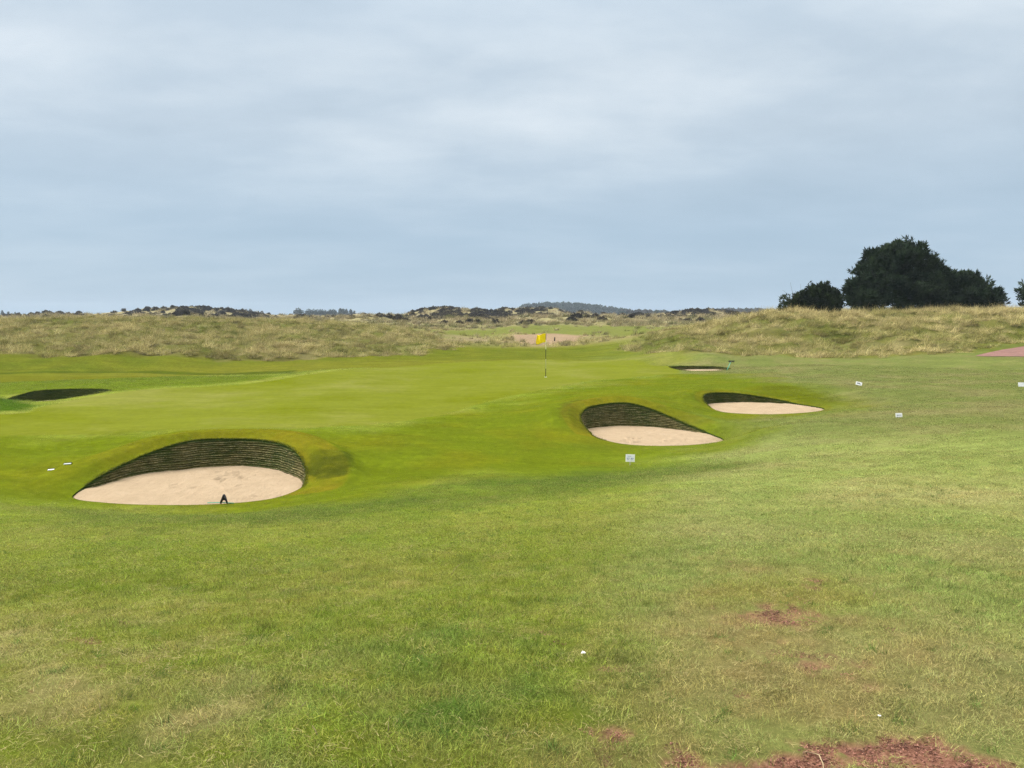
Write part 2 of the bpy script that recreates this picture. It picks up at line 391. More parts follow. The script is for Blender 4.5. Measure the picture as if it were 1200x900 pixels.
class MB:
    """collects shapes into one mesh"""
    def __init__(s): s.v, s.f = [], []
    def add(s, vs, fs):
        k = len(s.v); s.v += [tuple(v) for v in vs]; s.f += [tuple(i + k for i in f) for f in fs]
    def box(s, c, d, bev=.0, rot=None):
        hx, hy, hz = d[0] / 2, d[1] / 2, d[2] / 2
        b = min(bev, hx, hy, hz)
        if b <= 0:
            vs = [(x, y, z) for z in (-hz, hz) for x, y in ((-hx, -hy), (hx, -hy), (hx, hy), (-hx, hy))]
            fs = [(3, 2, 1, 0), (4, 5, 6, 7)] + [(i, (i + 1) % 4, 4 + (i + 1) % 4, 4 + i) for i in range(4)]
        else:
            vs, fs = [], []
            for z, k in ((-hz, b), (-hz + b, 0), (hz - b, 0), (hz, b)):
                vs += [(-hx + k + (b if k == 0 else 0), -hy + k, z), (hx - k - (b if k == 0 else 0), -hy + k, z), (hx - k, -hy + k + (b if k == 0 else 0), z), (hx - k, hy - k - (b if k == 0 else 0), z),
                       (hx - k - (b if k == 0 else 0), hy - k, z), (-hx + k + (b if k == 0 else 0), hy - k, z), (-hx + k, hy - k - (b if k == 0 else 0), z), (-hx + k, -hy + k + (b if k == 0 else 0), z)]
            for r_ in range(3):
                for i in range(8): fs.append((r_ * 8 + i, r_ * 8 + (i + 1) % 8, r_ * 8 + 8 + (i + 1) % 8, r_ * 8 + 8 + i))
            fs += [tuple(range(7, -1, -1)), tuple(range(24, 32))]
        if rot is not None:
            from mathutils import Matrix, Vector
            vs = [rot @ Vector(v) for v in vs]
        s.add([(v[0] + c[0], v[1] + c[1], v[2] + c[2]) for v in vs], fs)
    def tube(s, pts, rad, n=8):
        from mathutils import Vector
        pts = [Vector(p) for p in pts]; rad = rad if hasattr(rad, '__len__') else [rad] * len(pts)
        rings = []
        for i, p in enumerate(pts):
            d = (pts[min(i + 1, len(pts) - 1)] - pts[max(i - 1, 0)]).normalized()
            a = d.cross(Vector((0, 0, 1)) if abs(d.z) < .9 else Vector((1, 0, 0))).normalized(); b_ = d.cross(a)
            rings.append([p + (a * math.cos(t) + b_ * math.sin(t)) * rad[i] for t in [2 * math.pi * k / n for k in range(n)]])
        vs = [v for r_ in rings for v in r_]
        fs = [(i * n + k, i * n + (k + 1) % n, (i + 1) * n + (k + 1) % n, (i + 1) * n + k) for i in range(len(pts) - 1) for k in range(n)]
        fs += [tuple(range(n - 1, -1, -1)), tuple(range((len(pts) - 1) * n, len(pts) * n))]
        s.add(vs, fs)
    def build(s, name, mat, parent=None, smooth=False):
        me = bpy.data.meshes.new(name); me.from_pydata(s.v, [], s.f); me.update()
        if smooth: me.polygons.foreach_set('use_smooth', [True] * len(me.polygons))
        me.materials.append(mat)
        return link(bpy.data.objects.new(name, me), parent)

def empty(name, loc, label, cat, group=None, rz=0.0):
    o = bpy.data.objects.new(name, None); o.location = loc; o.rotation_euler.z = rz; o.empty_display_size = .1
    link(o); return tag(o, label, cat, group)

# ------------------------------------------------------------------ materials
def nodes(name):
    m = bpy.data.materials.new(name); m.use_nodes = True
    nt = m.node_tree; nt.nodes.clear()
    out = nt.nodes.new('ShaderNodeOutputMaterial'); bs = nt.nodes.new('ShaderNodeBsdfPrincipled')
    nt.links.new(bs.outputs[0], out.inputs['Surface'])
    bs.inputs['Specular IOR Level'].default_value = .2; bs.inputs['Roughness'].default_value = .8
    return m, nt, bs

def nnode(nt, t, **kw):
    nd = nt.nodes.new(t)
    for k, v in kw.items():
        if hasattr(nd, k): setattr(nd, k, v)
        else: nd.inputs[k.replace('_', ' ')].default_value = v
    return nd

def noise(nt, scale, detail=4, rough=.55, vec=None, dist=0):
    nd = nt.nodes.new('ShaderNodeTexNoise'); nd.inputs['Scale'].default_value = scale; nd.inputs['Detail'].default_value = detail
    nd.inputs['Roughness'].default_value = rough; nd.inputs['Distortion'].default_value = dist
    if vec is not None: nt.links.new(vec, nd.inputs['Vector'])
    return nd.outputs['Fac']

def ramp(nt, fac, stops):
    nd = nt.nodes.new('ShaderNodeValToRGB'); cr = nd.color_ramp
    while len(cr.elements) < len(stops): cr.elements.new(.5)
    for e, (p, c) in zip(cr.elements, stops):
        e.position = p; e.color = (*c, 1) if hasattr(c, '__len__') else (c, c, c, 1)
    nt.links.new(fac, nd.inputs['Fac']); return nd.outputs['Color']

def mix(nt, a, b, fac, mode='MIX'):
    nd = nt.nodes.new('ShaderNodeMix'); nd.data_type = 'RGBA'; nd.blend_type = mode
    for s, v in ((nd.inputs[6], a), (nd.inputs[7], b), (nd.inputs[0], fac)):
        if hasattr(v, 'is_output'): nt.links.new(v, s)
        elif hasattr(v, '__len__'): s.default_value = (*v, 1) if len(v) == 3 else v
        else: s.default_value = v
    return nd.outputs[2]

def math_(nt, op, a, b=None, clamp=False):
    nd = nt.nodes.new('ShaderNodeMath'); nd.operation = op; nd.use_clamp = clamp
    for i, v in enumerate((a, b)):
        if v is None: continue
        if hasattr(v, 'is_output'): nt.links.new(v, nd.inputs[i])
        else: nd.inputs[i].default_value = v
    return nd.outputs[0]

def wpos(nt): return nt.nodes.new('ShaderNodeNewGeometry').outputs['Position']

def mapping(nt, vec, sc):
    nd = nt.nodes.new('ShaderNodeMapping'); nd.inputs['Scale'].default_value = sc; nt.links.new(vec, nd.inputs['Vector']); return nd.outputs[0]

def bump(nt, bs, h, strength, dist):
    nd = nt.nodes.new('ShaderNodeBump'); nd.inputs['Strength'].default_value = strength; nd.inputs['Distance'].default_value = dist
    nt.links.new(h, nd.inputs['Height']); nt.links.new(nd.outputs[0], bs.inputs['Normal'])

def plain(name, col, rough=.6, var=.15, scale=8, spec=.3):
    m, nt, bs = nodes(name)
    tc = nt.nodes.new('ShaderNodeTexCoord').outputs['Object']
    f = noise(nt, scale, 4, .6, tc)
    c = ramp(nt, f, [(.3, [v * (1 - var) for v in col]), (.7, [min(1, v * (1 + var)) for v in col])])
    nt.links.new(c, bs.inputs['Base Color']); bs.inputs['Roughness'].default_value = rough; bs.inputs['Specular IOR Level'].default_value = spec
    return m

def mat_ground():
    m, nt, bs = nodes('turf')
    base = nnode(nt, 'ShaderNodeAttribute', attribute_name='base').outputs['Color']
    zn = nt.nodes.new('ShaderNodeSeparateColor'); nt.links.new(nnode(nt, 'ShaderNodeAttribute', attribute_name='zone').outputs['Color'], zn.inputs[0])
    pos = wpos(nt)
    fine = noise(nt, 42, 5, .7, pos); mid = noise(nt, 5.5, 5, .65, pos); big = noise(nt, 1.1, 4, .6, mapping(nt, pos, (.5, 1.4, 1)))
    v = math_(nt, 'ADD', math_(nt, 'MULTIPLY', fine, .55), math_(nt, 'ADD', math_(nt, 'MULTIPLY', mid, .55), math_(nt, 'MULTIPLY', big, .45)))
    gain = ramp(nt, v, [(.48, .55), (.775, 1.0), (1.0, 1.5)])
    gsm = ramp(nt, v, [(.5, .76), (.775, 1.0), (1.0, 1.22)])
    gain = mix(nt, gain, gsm, zn.outputs['Green'])
    c = mix(nt, base, gain, 1.0, 'MULTIPLY')
    # dead stems and thatch
    st = noise(nt, 95, 3, .7, mapping(nt, pos, (1, .5, 1)), .6)
    sfac = math_(nt, 'MULTIPLY', ramp(nt, st, [(.56, 0.0), (.68, 1.0)]), math_(nt, 'MULTIPLY', math_(nt, 'SUBTRACT', 1.0, zn.outputs['Green']), .38))
    c = mix(nt, c, (.23, .20, .07), sfac)
    soil = ramp(nt, noise(nt, 60, 6, .75, pos), [(.32, (.058, .025, .017)), (.48, (.165, .078, .052)), (.68, (.28, .155, .108))])
    c = mix(nt, c, soil, zn.outputs['Blue'])
    nt.links.new(c, bs.inputs['Base Color'])
    bs.inputs['Roughness'].default_value = 1.0; bs.inputs['Specular IOR Level'].default_value = 0.0
    hb = math_(nt, 'ADD', fine, math_(nt, 'MULTIPLY', mid, 1.5))
    nd = nt.nodes.new('ShaderNodeBump'); nd.inputs['Distance'].default_value = .03
    nt.links.new(math_(nt, 'SUBTRACT', .6, math_(nt, 'MULTIPLY', zn.outputs['Green'], .5)), nd.inputs['Strength'])
    nt.links.new(hb, nd.inputs['Height']); nt.links.new(nd.outputs[0], bs.inputs['Normal'])
    return m

def mat_blades(name, lo=.34, hi=1.75, trans=.25):
    """grass blades: colour handed down from the spot they grow on, varied blade by blade"""
    m = bpy.data.materials.new(name); m.use_nodes = True; nt = m.node_tree; nt.nodes.clear()
    out = nt.nodes.new('ShaderNodeOutputMaterial')
    t = nnode(nt, 'ShaderNodeAttribute', attribute_name='tint', attribute_type='INSTANCER')
    bl = nnode(nt, 'ShaderNodeAttribute', attribute_name='bl'); sp = nt.nodes.new('ShaderNodeSeparateColor'); nt.links.new(bl.outputs['Color'], sp.inputs[0])
    g = ramp(nt, sp.outputs['Red'], [(0.0, lo), (1.0, hi)])
    c = mix(nt, t.outputs['Color'], g, 1.0, 'MULTIPLY')
    sa = nnode(nt, 'ShaderNodeAttribute', attribute_name='dead', attribute_type='INSTANCER').outputs['Fac']
    dead = ramp(nt, sp.outputs['Red'], [(0, (.19, .16, .055)), (1, (.42, .36, .16))])
    c = mix(nt, c, dead, math_(nt, 'MULTIPLY', sp.outputs['Blue'], sa, True))
    d = nt.nodes.new('ShaderNodeBsdfPrincipled'); d.inputs['Roughness'].default_value = .6; d.inputs['Specular IOR Level'].default_value = .04
    nt.links.new(c, d.inputs['Base Color'])
    tr = nt.nodes.new('ShaderNodeBsdfTranslucent'); nt.links.new(c, tr.inputs['Color'])
    mx = nt.nodes.new('ShaderNodeMixShader'); mx.inputs[0].default_value = trans
    nt.links.new(d.outputs[0], mx.inputs[1]); nt.links.new(tr.outputs[0], mx.inputs[2]); nt.links.new(mx.outputs[0], out.inputs['Surface'])
    return m

def mat_sand():
    m, nt, bs = nodes('bunker_sand')
    pos = wpos(nt)
    f = noise(nt, 3.0, 6, .65, pos); g = noise(nt, 40, 4, .7, pos)
    c = ramp(nt, f, [(.3, (.295, .224, .145)), (.55, (.335, .256, .168)), (.75, (.36, .278, .19))])
    c = mix(nt, c, ramp(nt, g, [(.3, .72), (.6, 1.05), (.8, 1.2)]), .4, 'MULTIPLY')
    nt.links.new(c, bs.inputs['Base Color']); bs.inputs['Roughness'].default_value = .95; bs.inputs['Specular IOR Level'].default_value = .05
    bump(nt, bs, math_(nt, 'ADD', noise(nt, 9, 5, .65, mapping(nt, pos, (1, .45, 1))), math_(nt, 'MULTIPLY', g, .3)), .8, .05)
    return m

def mat_sod():
    m, nt, bs = nodes('stacked_sod')
    at_ = nnode(nt, 'ShaderNodeAttribute', attribute_name='sod'); sp = nt.nodes.new('ShaderNodeSeparateColor'); nt.links.new(at_.outputs['Color'], sp.inputs[0])
    pos = wpos(nt)
    s1 = noise(nt, 5, 5, .7, mapping(nt, pos, (1.0, 1.0, 9.0))); s2 = noise(nt, 26, 4, .7, mapping(nt, pos, (1, 1, 2.2)))
    big = noise(nt, 1.1, 3, .6, pos)
    c = ramp(nt, s1, [(.33, (.030, .032, .010)), (.48, (.080, .075, .026)), (.58, (.125, .108, .042)), (.72, (.19, .16, .075))])
    c = mix(nt, c, (.030, .052, .010), ramp(nt, big, [(.42, 0.0), (.62, .8)]))
    edge = math_(nt, 'MULTIPLY', sp.outputs['Red'], ramp(nt, s2, [(.44, 0.0), (.62, 1.0)]))
    c = mix(nt, c, (.30, .255, .13), math_(nt, 'MULTIPLY', edge, ramp(nt, s1, [(.36, .1), (.58, 1.0)])))
    c = mix(nt, c, (.028, .050, .008), sp.outputs['Green'])
    nt.links.new(c, bs.inputs['Base Color']); bs.inputs['Roughness'].default_value = .95; bs.inputs['Specular IOR Level'].default_value = .05
    bump(nt, bs, s2, .9, .03)
    return m

M_GROUND = mat_ground(); M_BLADE = mat_blades('grass_blade'); M_MARRAM = mat_blades('marram_blade', .55, 1.5, .2)
M_SAND = mat_sand(); M_SOD = mat_sod()

# ------------------------------------------------------------------ ground sheet
def build_ground():
    th = np.concatenate([np.arange(-math.pi, -1.0, .06), np.arange(-1.0, -.64, .006), np.arange(-.64, .64, .0014), np.arange(.64, 1.0, .006), np.arange(1.0, math.pi, .06)])
    rr = np.concatenate([np.geomspace(.5, 1.4, 8)[:-1], np.geomspace(1.4, 12, 170)[:-1], np.arange(12, 31, .065), np.arange(31, 48, .12), np.geomspace(48, 130, 170), np.geomspace(131, 480, 170), np.geomspace(485, 1500, 40)])
    nT, nR = len(th), len(rr)
    TH, RR = np.meshgrid(th, rr)
    x = (RR * np.sin(TH)).ravel(); y = (RR * np.cos(TH)).ravel()
    i, j = np.meshgrid(np.arange(nR - 1), np.arange(nT), indexing='ij')
    j2 = (j + 1) % nT
    quads = np.stack([i * nT + j, i * nT + j2, (i + 1) * nT + j2, (i + 1) * nT + j], -1).reshape(-1, 4)[:, ::-1]
    # cut the bunkers out and draw the rim on to their outlines
    inside = np.zeros(len(x), bool); nearp = np.zeros((len(x), 2))
    for b in BUNKERS.values():
        d, nr = sdf(b['out'], x, y, 1)
        k = d < 0
        inside |= k; nearp[k] = nr[k]
    fin = inside[quads].all(1)
    quads = quads[~fin]
    used = np.zeros(len(x), bool); used[quads.ravel()] = True
    snap = used & inside
    x[snap], y[snap] = nearp[snap, 0], nearp[snap, 1]
    m = zones(x, y)
    z = H(x, y, m)
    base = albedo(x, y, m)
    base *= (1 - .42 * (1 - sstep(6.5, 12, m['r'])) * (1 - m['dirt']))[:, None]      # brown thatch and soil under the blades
    verts = np.stack([x, y, z], 1)
    # centre cap
    c0 = len(verts); verts = np.vstack([verts, [[0, 0, 1.5]]]); base = np.vstack([base, base[:1]])
    jj = np.arange(nT); tris = np.stack([np.full(nT, c0), (jj + 1) % nT, jj], 1)
    zone = np.stack([m['dune'], m['green'], m['dirt']], 1); zone = np.vstack([zone, zone[:1]])
    remap = np.cumsum(np.r_[used, True]) - 1; keep = np.r_[used, True]
    quads = remap[quads]; tris = remap[tris]; verts = verts[keep]; base = base[keep]; zone = zone[keep]
    me = np_mesh('ground', verts, tris, quads)
    attr(me, 'base', base); attr(me, 'zone', zone)
    me.materials.append(M_GROUND)
    o = link(bpy.data.objects.new('ground', me))
    tag(o, 'mown links turf, putting green and rough rolling away to the dunes', 'ground', kind='structure')
    o.data.validate()
    return o
GROUND = build_ground()

def zH(x, y): return H(np.asarray(x, float), np.asarray(y, float))

# ------------------------------------------------------------------ bunkers
def sand_level(b, x, y):
    s = b['sand']; yc = b['out'][:, 1]
    t = (y - yc.min()) / (yc.max() - yc.min())
    return s + .06 * t + .018 * fbm(x / .8, y / .8, 3, 90) + .006 * fbm(x / .15, y / .15, 2, 91)

FOOT = {'big': [((255, 553), (292, 563), 26), ((200, 566), (330, 580), 10)], 'mid': [((730, 512), (752, 519), 16), ((770, 512), (820, 518), 8)]}

def build_bunker(key, label):
    b = BUNKERS[key]; out = b['out']
    root = empty('bunker', (0, 0, 0), label, 'bunker', 'sod faced sand bunkers round the green')
    root.location = (out[:, 0].mean(), out[:, 1].mean(), b['sand']); orig = np.array(root.location)
    # sand: fine grid over the hole, running under the turf at the rim
    st = .035 if key in ('big', 'mid') else .06
    xs = np.arange(out[:, 0].min() - .3, out[:, 0].max() + .3, st); ys = np.arange(out[:, 1].min() - .3, out[:, 1].max() + .3, st)
    X, Y = np.meshgrid(xs, ys); x, y = X.ravel(), Y.ravel()
    d, nr = sdf(out, x, y, 2)
    z = sand_level(b, x, y)
    hr = zH(nr[:, 0], nr[:, 1])                                   # rim height nearest this grain
    front = np.clip(1 - (hr - z) / .12, 0, 1)
    z = z + front * (np.minimum(hr - .025, z + .1) - z) * (1 - sstep(0, .5, -d))
    z = np.where(d > 0, np.minimum(z, hr) - .05 - d * .9, z)
    for (a, c, cnt) in FOOT.get(key, []):
        for _ in range(cnt):
            px, py = rng.uniform(a[0], c[0]), rng.uniform(a[1], c[1])
            u, v = (px - 600) / F, -(py - 450) / F; k = (b['sand'] + .04 - EYE) / (-SP + CP * v)
            fx, fy = u * k, (CP + SP * v) * k
            ang = rng.uniform(0, 3.1); dx, dy = x - fx, y - fy
            p, q = dx * math.cos(ang) + dy * math.sin(ang), -dx * math.sin(ang) + dy * math.cos(ang)
            e = (p / .13) ** 2 + (q / .06) ** 2
            z = z - .022 * np.exp(-e * 1.2) * (d < 0) + .010 * np.exp(-((np.sqrt(e) - 1.5) / .4) ** 2) * (d < 0)
    ny, nx = X.shape
    i, j = np.meshgrid(np.arange(ny - 1), np.arange(nx - 1), indexing='ij')
    q = np.stack([i * nx + j, i * nx + j + 1, (i + 1) * nx + j + 1, (i + 1) * nx + j], -1).reshape(-1, 4)
    q = q[(d[q] < .2).all(1)]
    us = np.zeros(len(x), bool); us[q.ravel()] = True; rm = np.cumsum(us) - 1
    me = np_mesh('sand', np.stack([x, y, z], 1)[us] - orig, None, rm[q]); me.materials.append(M_SAND)
    link(bpy.data.objects.new('sand', me), root)
    # revetted face
    seg = np.linalg.norm(np.roll(out[:, :2], -1, 0) - out[:, :2], axis=1); L = np.r_[0, np.cumsum(seg)]
    ss = np.arange(0, L[-1], .025)
    cx = np.interp(ss, L, np.r_[out[:, 0], out[0, 0]]); cy = np.interp(ss, L, np.r_[out[:, 1], out[0, 1]])
    tx, ty = np.roll(cx, -1) - np.roll(cx, 1), np.roll(cy, -1) - np.roll(cy, 1)
    tn = np.hypot(tx, ty); nx_, ny_ = -ty / tn, tx / tn            # normal
    if sdf(out, cx[:1] + nx_[:1] * .05, cy[:1] + ny_[:1] * .05)[0][0] > 0: nx_, ny_ = -nx_, -ny_
    top = zH(cx, cy) + .004; foot = np.minimum(sand_level(b, cx, cy), top) - .12
    lt = .048; nl = int(math.ceil((top - foot).max() / lt)) + 1
    rows, sod = [], []
    lean = .34
    for k in range(nl):
        for f_, dep, edge in ((0.0, .018, 0.0), (.35, .006, .2), (.62, -.012, 1.0), (.86, -.004, 1.0), (.97, .018, .3)):
            zz = foot + (k + f_) * lt + .030 * pnoise(ss / 1.1, np.full(len(ss), k * 3.1), 93)
            zz = np.minimum(zz, top)
            ins_ = (top - zz) * lean
            jitter = .022 * pnoise(ss / .16, np.full(len(ss), k * 7.7), 94) + .014 * pnoise(ss / .05, np.full(len(ss), k * 5.7), 95)
            o_ = ins_ - dep * 0.9 + jitter * (f_ > .2)
            near = sstep(.0, .03, top - zz)
            o_ = o_ * near - .004 * (1 - near)
            rows.append(np.stack([cx + nx_ * o_, cy + ny_ * o_, zz], 1))
            sod.append(np.stack([np.full(len(ss), edge) * (.55 + .45 * (pnoise(ss / .4, np.full(len(ss), k * 9.3), 96) > -.1)), 1 - sstep(.03, .085, top - zz), np.zeros(len(ss))], 1))
    nS, nR = len(ss), len(rows)
    V = np.concatenate(rows); S = np.concatenate(sod)
    i, j = np.meshgrid(np.arange(nR - 1), np.arange(nS), indexing='ij'); j2 = (j + 1) % nS
    q = np.stack([i * nS + j, i * nS + j2, (i + 1) * nS + j2, (i + 1) * nS + j], -1).reshape(-1, 4)
    tall = (top - foot) > -9
    zq = V[q][:, :, 2]
    good = tall[q[:, 0] % nS] & tall[q[:, 1] % nS] & ((zq.max(1) - zq.min(1)) > 1e-5)
    q = q[good]
    us = np.zeros(len(V), bool); us[q.ravel()] = True; rm = np.cumsum(us) - 1
    S[:, 0] *= (.25 if key in ('left', 'far') else 1); S[:, 1] = np.maximum(S[:, 1], .75 if key == 'left' else .45 if key == 'far' else 0)
    me = np_mesh('sod_face', V[us] - orig, None, rm[q]); attr(me, 'sod', np.clip(S[us], 0, 1)); me.materials.append(M_SOD)
    link(bpy.data.objects.new('sod_face', me), root)
    b['rim'] = (cx, cy, top, nx_, ny_, top - sand_level(b, cx, cy))

build_bunker('big', 'widest, nearest bunker, with a black A shaped rake head at its front edge')
build_bunker('mid', 'bunker with a tall left end, behind the white notice on a peg')
build_bunker('far', 'bunker with a long thin strip of sand, farther right behind the taller one')
build_bunker('slit', 'thin slit bunker below the bank behind the green, beside a leaning rake')
build_bunker('left', 'sunken dark bunker at the left edge of the green, its sand nearly hidden')

# ------------------------------------------------------------------ path at the right
def build_path():
    poly = POLY['path']
    st = .12
    xs = np.arange(poly[:, 0].min(), poly[:, 0].max() + st, st); ys = np.arange(poly[:, 1].min(), poly[:, 1].max() + st, st)
    X, Y = np.meshgrid(xs, ys); x, y = X.ravel(), Y.ravel()
    d, nr = sdf(poly, x, y, 2)
    ny, nx = X.shape
    i, j = np.meshgrid(np.arange(ny - 1), np.arange(nx - 1), indexing='ij')
    q = np.stack([i * nx + j, i * nx + j + 1, (i + 1) * nx + j + 1, (i + 1) * nx + j], -1).reshape(-1, 4)
    q = q[(d[q] < 0).any(1)]
    k = d > 0; x[k], y[k] = nr[k, 0], nr[k, 1]
    us = np.zeros(len(x), bool); us[q.ravel()] = True; rm = np.cumsum(us) - 1
    z = zH(x[us], y[us]) + .02
    me = np_mesh('path', np.stack([x[us], y[us], z], 1), None, rm[q])
    me.materials.append(plain('red_gravel', (.19, .105, .088), .95, .25, 3, .1))
    tag(link(bpy.data.objects.new('path', me)), 'reddish gravel path running off the right edge below the dune', 'path', kind='structure')
build_path()

# ------------------------------------------------------------------ grass: blade patches and scattering
def blade_patch(name, nb, rad, h0, h1, w, lean0, lean1, mat, wind=0.0, deadf=.25, disc=True, segs=2):
    t_ = rng.uniform(0, 2 * math.pi, nb); q = rad * np.sqrt(rng.uniform(0, 1, nb))
    bx, by = q * np.cos(t_), q * np.sin(t_)
    ln = rng.uniform(h0, h1, nb); az = rng.uniform(0, 2 * math.pi, nb); le = rng.uniform(lean0, lean1, nb)
    dx, dy = np.cos(az) * le + wind * rng.uniform(.5, 1.2, nb), np.sin(az) * le
    dead = (rng.uniform(0, 1, nb) < deadf).astype(float)
    flat = 1 + dead * rng.uniform(0, 2.0, nb)
    dx, dy = dx * flat, dy * flat
    dz = np.ones(nb)
    nn = np.sqrt(dx * dx + dy * dy + 1); dx, dy, dz = dx / nn, dy / nn, dz / nn
    sa = rng.uniform(0, 2 * math.pi, nb); sx, sy = np.cos(sa), np.sin(sa)
    V, R_ = [], rng.uniform(0, 1, nb); C = []
    for k in range(segs + 1):
        t = k / segs
        droop = t * t * ln * .35 * np.hypot(dx, dy)
        X = bx + dx * ln * t * (1 + .3 * t); Y = by + dy * ln * t * (1 + .3 * t); Zz = dz * ln * t - droop
        Zz = np.maximum(Zz, .002 * (k > 0))
        wd = w * (1 - t * .85) * .5 * rng.uniform(.7, 1.3, nb)
        for s in (-1, 1):
            V.append(np.stack([X + sx * wd * s, Y + sy * wd * s, Zz], 1)); C.append(np.stack([R_, np.full(nb, t), dead], 1))
    V = np.stack(V, 1).reshape(-1, 3); C = np.stack(C, 1).reshape(-1, 3)
    k0 = np.arange(nb) * (2 * (segs + 1))
    q = np.concatenate([np.stack([k0 + 2 * k, k0 + 2 * k + 1, k0 + 2 * k + 3, k0 + 2 * k + 2], 1) for k in range(segs)])
    me = np_mesh(name, V, None, q); attr(me, 'bl', C); me.materials.append(mat)
    return bpy.data.objects.new(name, me)

def scatter(name, pts, rot, scl, tint, dead, variants, label, cat):
    me = bpy.data.meshes.new(name)
    me.vertices.add(len(pts)); me.vertices.foreach_set('co', np.asarray(pts, np.float32).ravel())
    attr(me, 'rot', rot, 'FLOAT_VECTOR'); attr(me, 'scl', scl, 'FLOAT'); attr(me, 'tint', tint); attr(me, 'dead', dead, 'FLOAT')
    attr(me, 'vi', rng.integers(0, len(variants), len(pts)), 'INT')
    o = link(bpy.data.objects.new(name, me)); tag(o, label, cat, kind='stuff')
    ng = bpy.data.node_groups.new(name + '_nodes', 'GeometryNodeTree')
    ng.interface.new_socket('Geometry', in_out='INPUT', socket_type='NodeSocketGeometry'); ng.interface.new_socket('Geometry', in_out='OUTPUT', socket_type='NodeSocketGeometry')
    N = ng.nodes; gi, go = N.new('NodeGroupInput'), N.new('NodeGroupOutput')
    ip = N.new('GeometryNodeInstanceOnPoints'); jn = N.new('GeometryNodeJoinGeometry')
    for v in variants:
        oi = N.new('GeometryNodeObjectInfo'); oi.inputs['Object'].default_value = v; oi.inputs['As Instance'].default_value = True
        ng.links.new(oi.outputs['Geometry'], jn.inputs[0])
    def na(nm, typ):
        a = N.new('GeometryNodeInputNamedAttribute'); a.data_type = typ; a.inputs['Name'].default_value = nm
        return [s for s in a.outputs if s.name == 'Attribute' and s.enabled][0]
    e2r = N.new('FunctionNodeEulerToRotation'); ng.links.new(na('rot', 'FLOAT_VECTOR'), e2r.inputs[0])
    ng.links.new(gi.outputs[0], ip.inputs['Points']); ng.links.new(jn.outputs[0], ip.inputs['Instance']); ip.inputs['Pick Instance'].default_value = True
    ng.links.new(na('vi', 'INT'), ip.inputs['Instance Index']); ng.links.new(e2r.outputs[0], ip.inputs['Rotation']); ng.links.new(na('scl', 'FLOAT'), ip.inputs['Scale'])
    ng.links.new(ip.outputs[0], go.inputs[0])
    md = o.modifiers.new('scatter', 'NODES'); md.node_group = ng
    return o

def sample(n, r0, r1, tmax=.78):
    th = rng.uniform(-tmax, tmax, n); r = np.sqrt(rng.uniform(r0 * r0, r1 * r1, n))
    return r * np.sin(th), r * np.cos(th)

def tilt(x, y, e=.12):
    gx = (H0(x + e, y) - H0(x - e, y)) / (2 * e); gy = (H0(x, y + e) - H0(x, y - e)) / (2 * e)
    return gx, gy

def rots(n, maxtilt=.0):
    return np.stack([rng.normal(0, maxtilt, n), rng.normal(0, maxtilt, n), rng.uniform(0, 2 * math.pi, n)], 1)

NEAR = [blade_patch('lawn_patch', 95, .085, .012, .042, .0022, .5, 1.9, M_BLADE, 0, .30) for _ in range(5)]
NEAR += [blade_patch('lawn_patch', 60, .08, .02, .058, .0026, .2, 1.0, M_BLADE, 0, .15) for _ in range(2)]
MIDP = [blade_patch('lawn_patch_wide', 120, .17, .014, .040, .0042, .4, 1.8, M_BLADE, 0, .28) for _ in range(4)]
FARP = [blade_patch('lawn_patch_far', 130, .34, .014, .042, .009, .5, 1.8, M_BLADE, 0, .25) for _ in range(4)]

def lawn(name, n, r0, r1, variants, label, tmax, smin=.6, smax=1.1):
    x, y = sample(n, r0, r1, tmax)
    m = zones(x, y)
    keep = rng.uniform(0, 1, n) > np.clip(m['dirt'] * 1.35, 0, .97)
    keep &= (m['hole'] > .05) & (m['path'] < .5) & (m['green'] < .3) & (m['dune'] < .6)
    keep &= rng.uniform(0, 1, n) > .3 * m['dry'] * (m['dirt'] > .05)
    x, y = x[keep], y[keep]; m = zones(x, y)
    c = albedo(x, y, {**m, 'dirt': np.zeros(len(x))})
    mo = fbm(x / .13, y / .13, 2, 81); mo2 = fbm(x / .35, y / .35, 2, 82); nearw = (m['r'] < 18) * 1.0
    c = lerp(c, (.25, .215, .075), np.clip(mo * .9 + mo2 * .6 - .05, 0, 1) * .95 * nearw * (1 - .6 * m['apron']))
    c = lerp(c, (.055, .075, .014), np.clip(-mo * 1.2 - mo2 * .7 - .05, 0, 1) * .85 * nearw)
    c = c * 1.45 * rng.uniform(.82, 1.18, (len(x), 1)) * (1 + rng.normal(0, .06, (len(x), 3)))
    s = rng.uniform(smin, smax, len(x)) * (1 + .22 * m['lush']) * (1 - .15 * m['dry']) * (1 - .55 * m['apron']) * (1 - .15 * m['straw'])
    dead = np.clip(.45 + .5 * m['straw'] + .35 * m['dry'] - .35 * m['lush'] - .25 * m['apron'] + .3 * m['right'] + rng.normal(0, .2, len(x)), 0, 1)
    z = H(x, y, m) - .003
    scatter(name, np.stack([x, y, z], 1), rots(len(x), .08), s, c, dead, variants, label, 'grass')

lawn('near_grass', 24500, 1.3, 7.2, NEAR, 'short winter grass with dead straw in the nearest foreground', 1.15)
lawn('middle_grass', 30000, 6.8, 16, MIDP, 'short grass on the slope down towards the big bunker', 1.08)
lawn('outer_grass', 36000, 15.5, 46, FARP, 'short rough grass around the bunkers and along the right', 1.0, .6, 1.1)

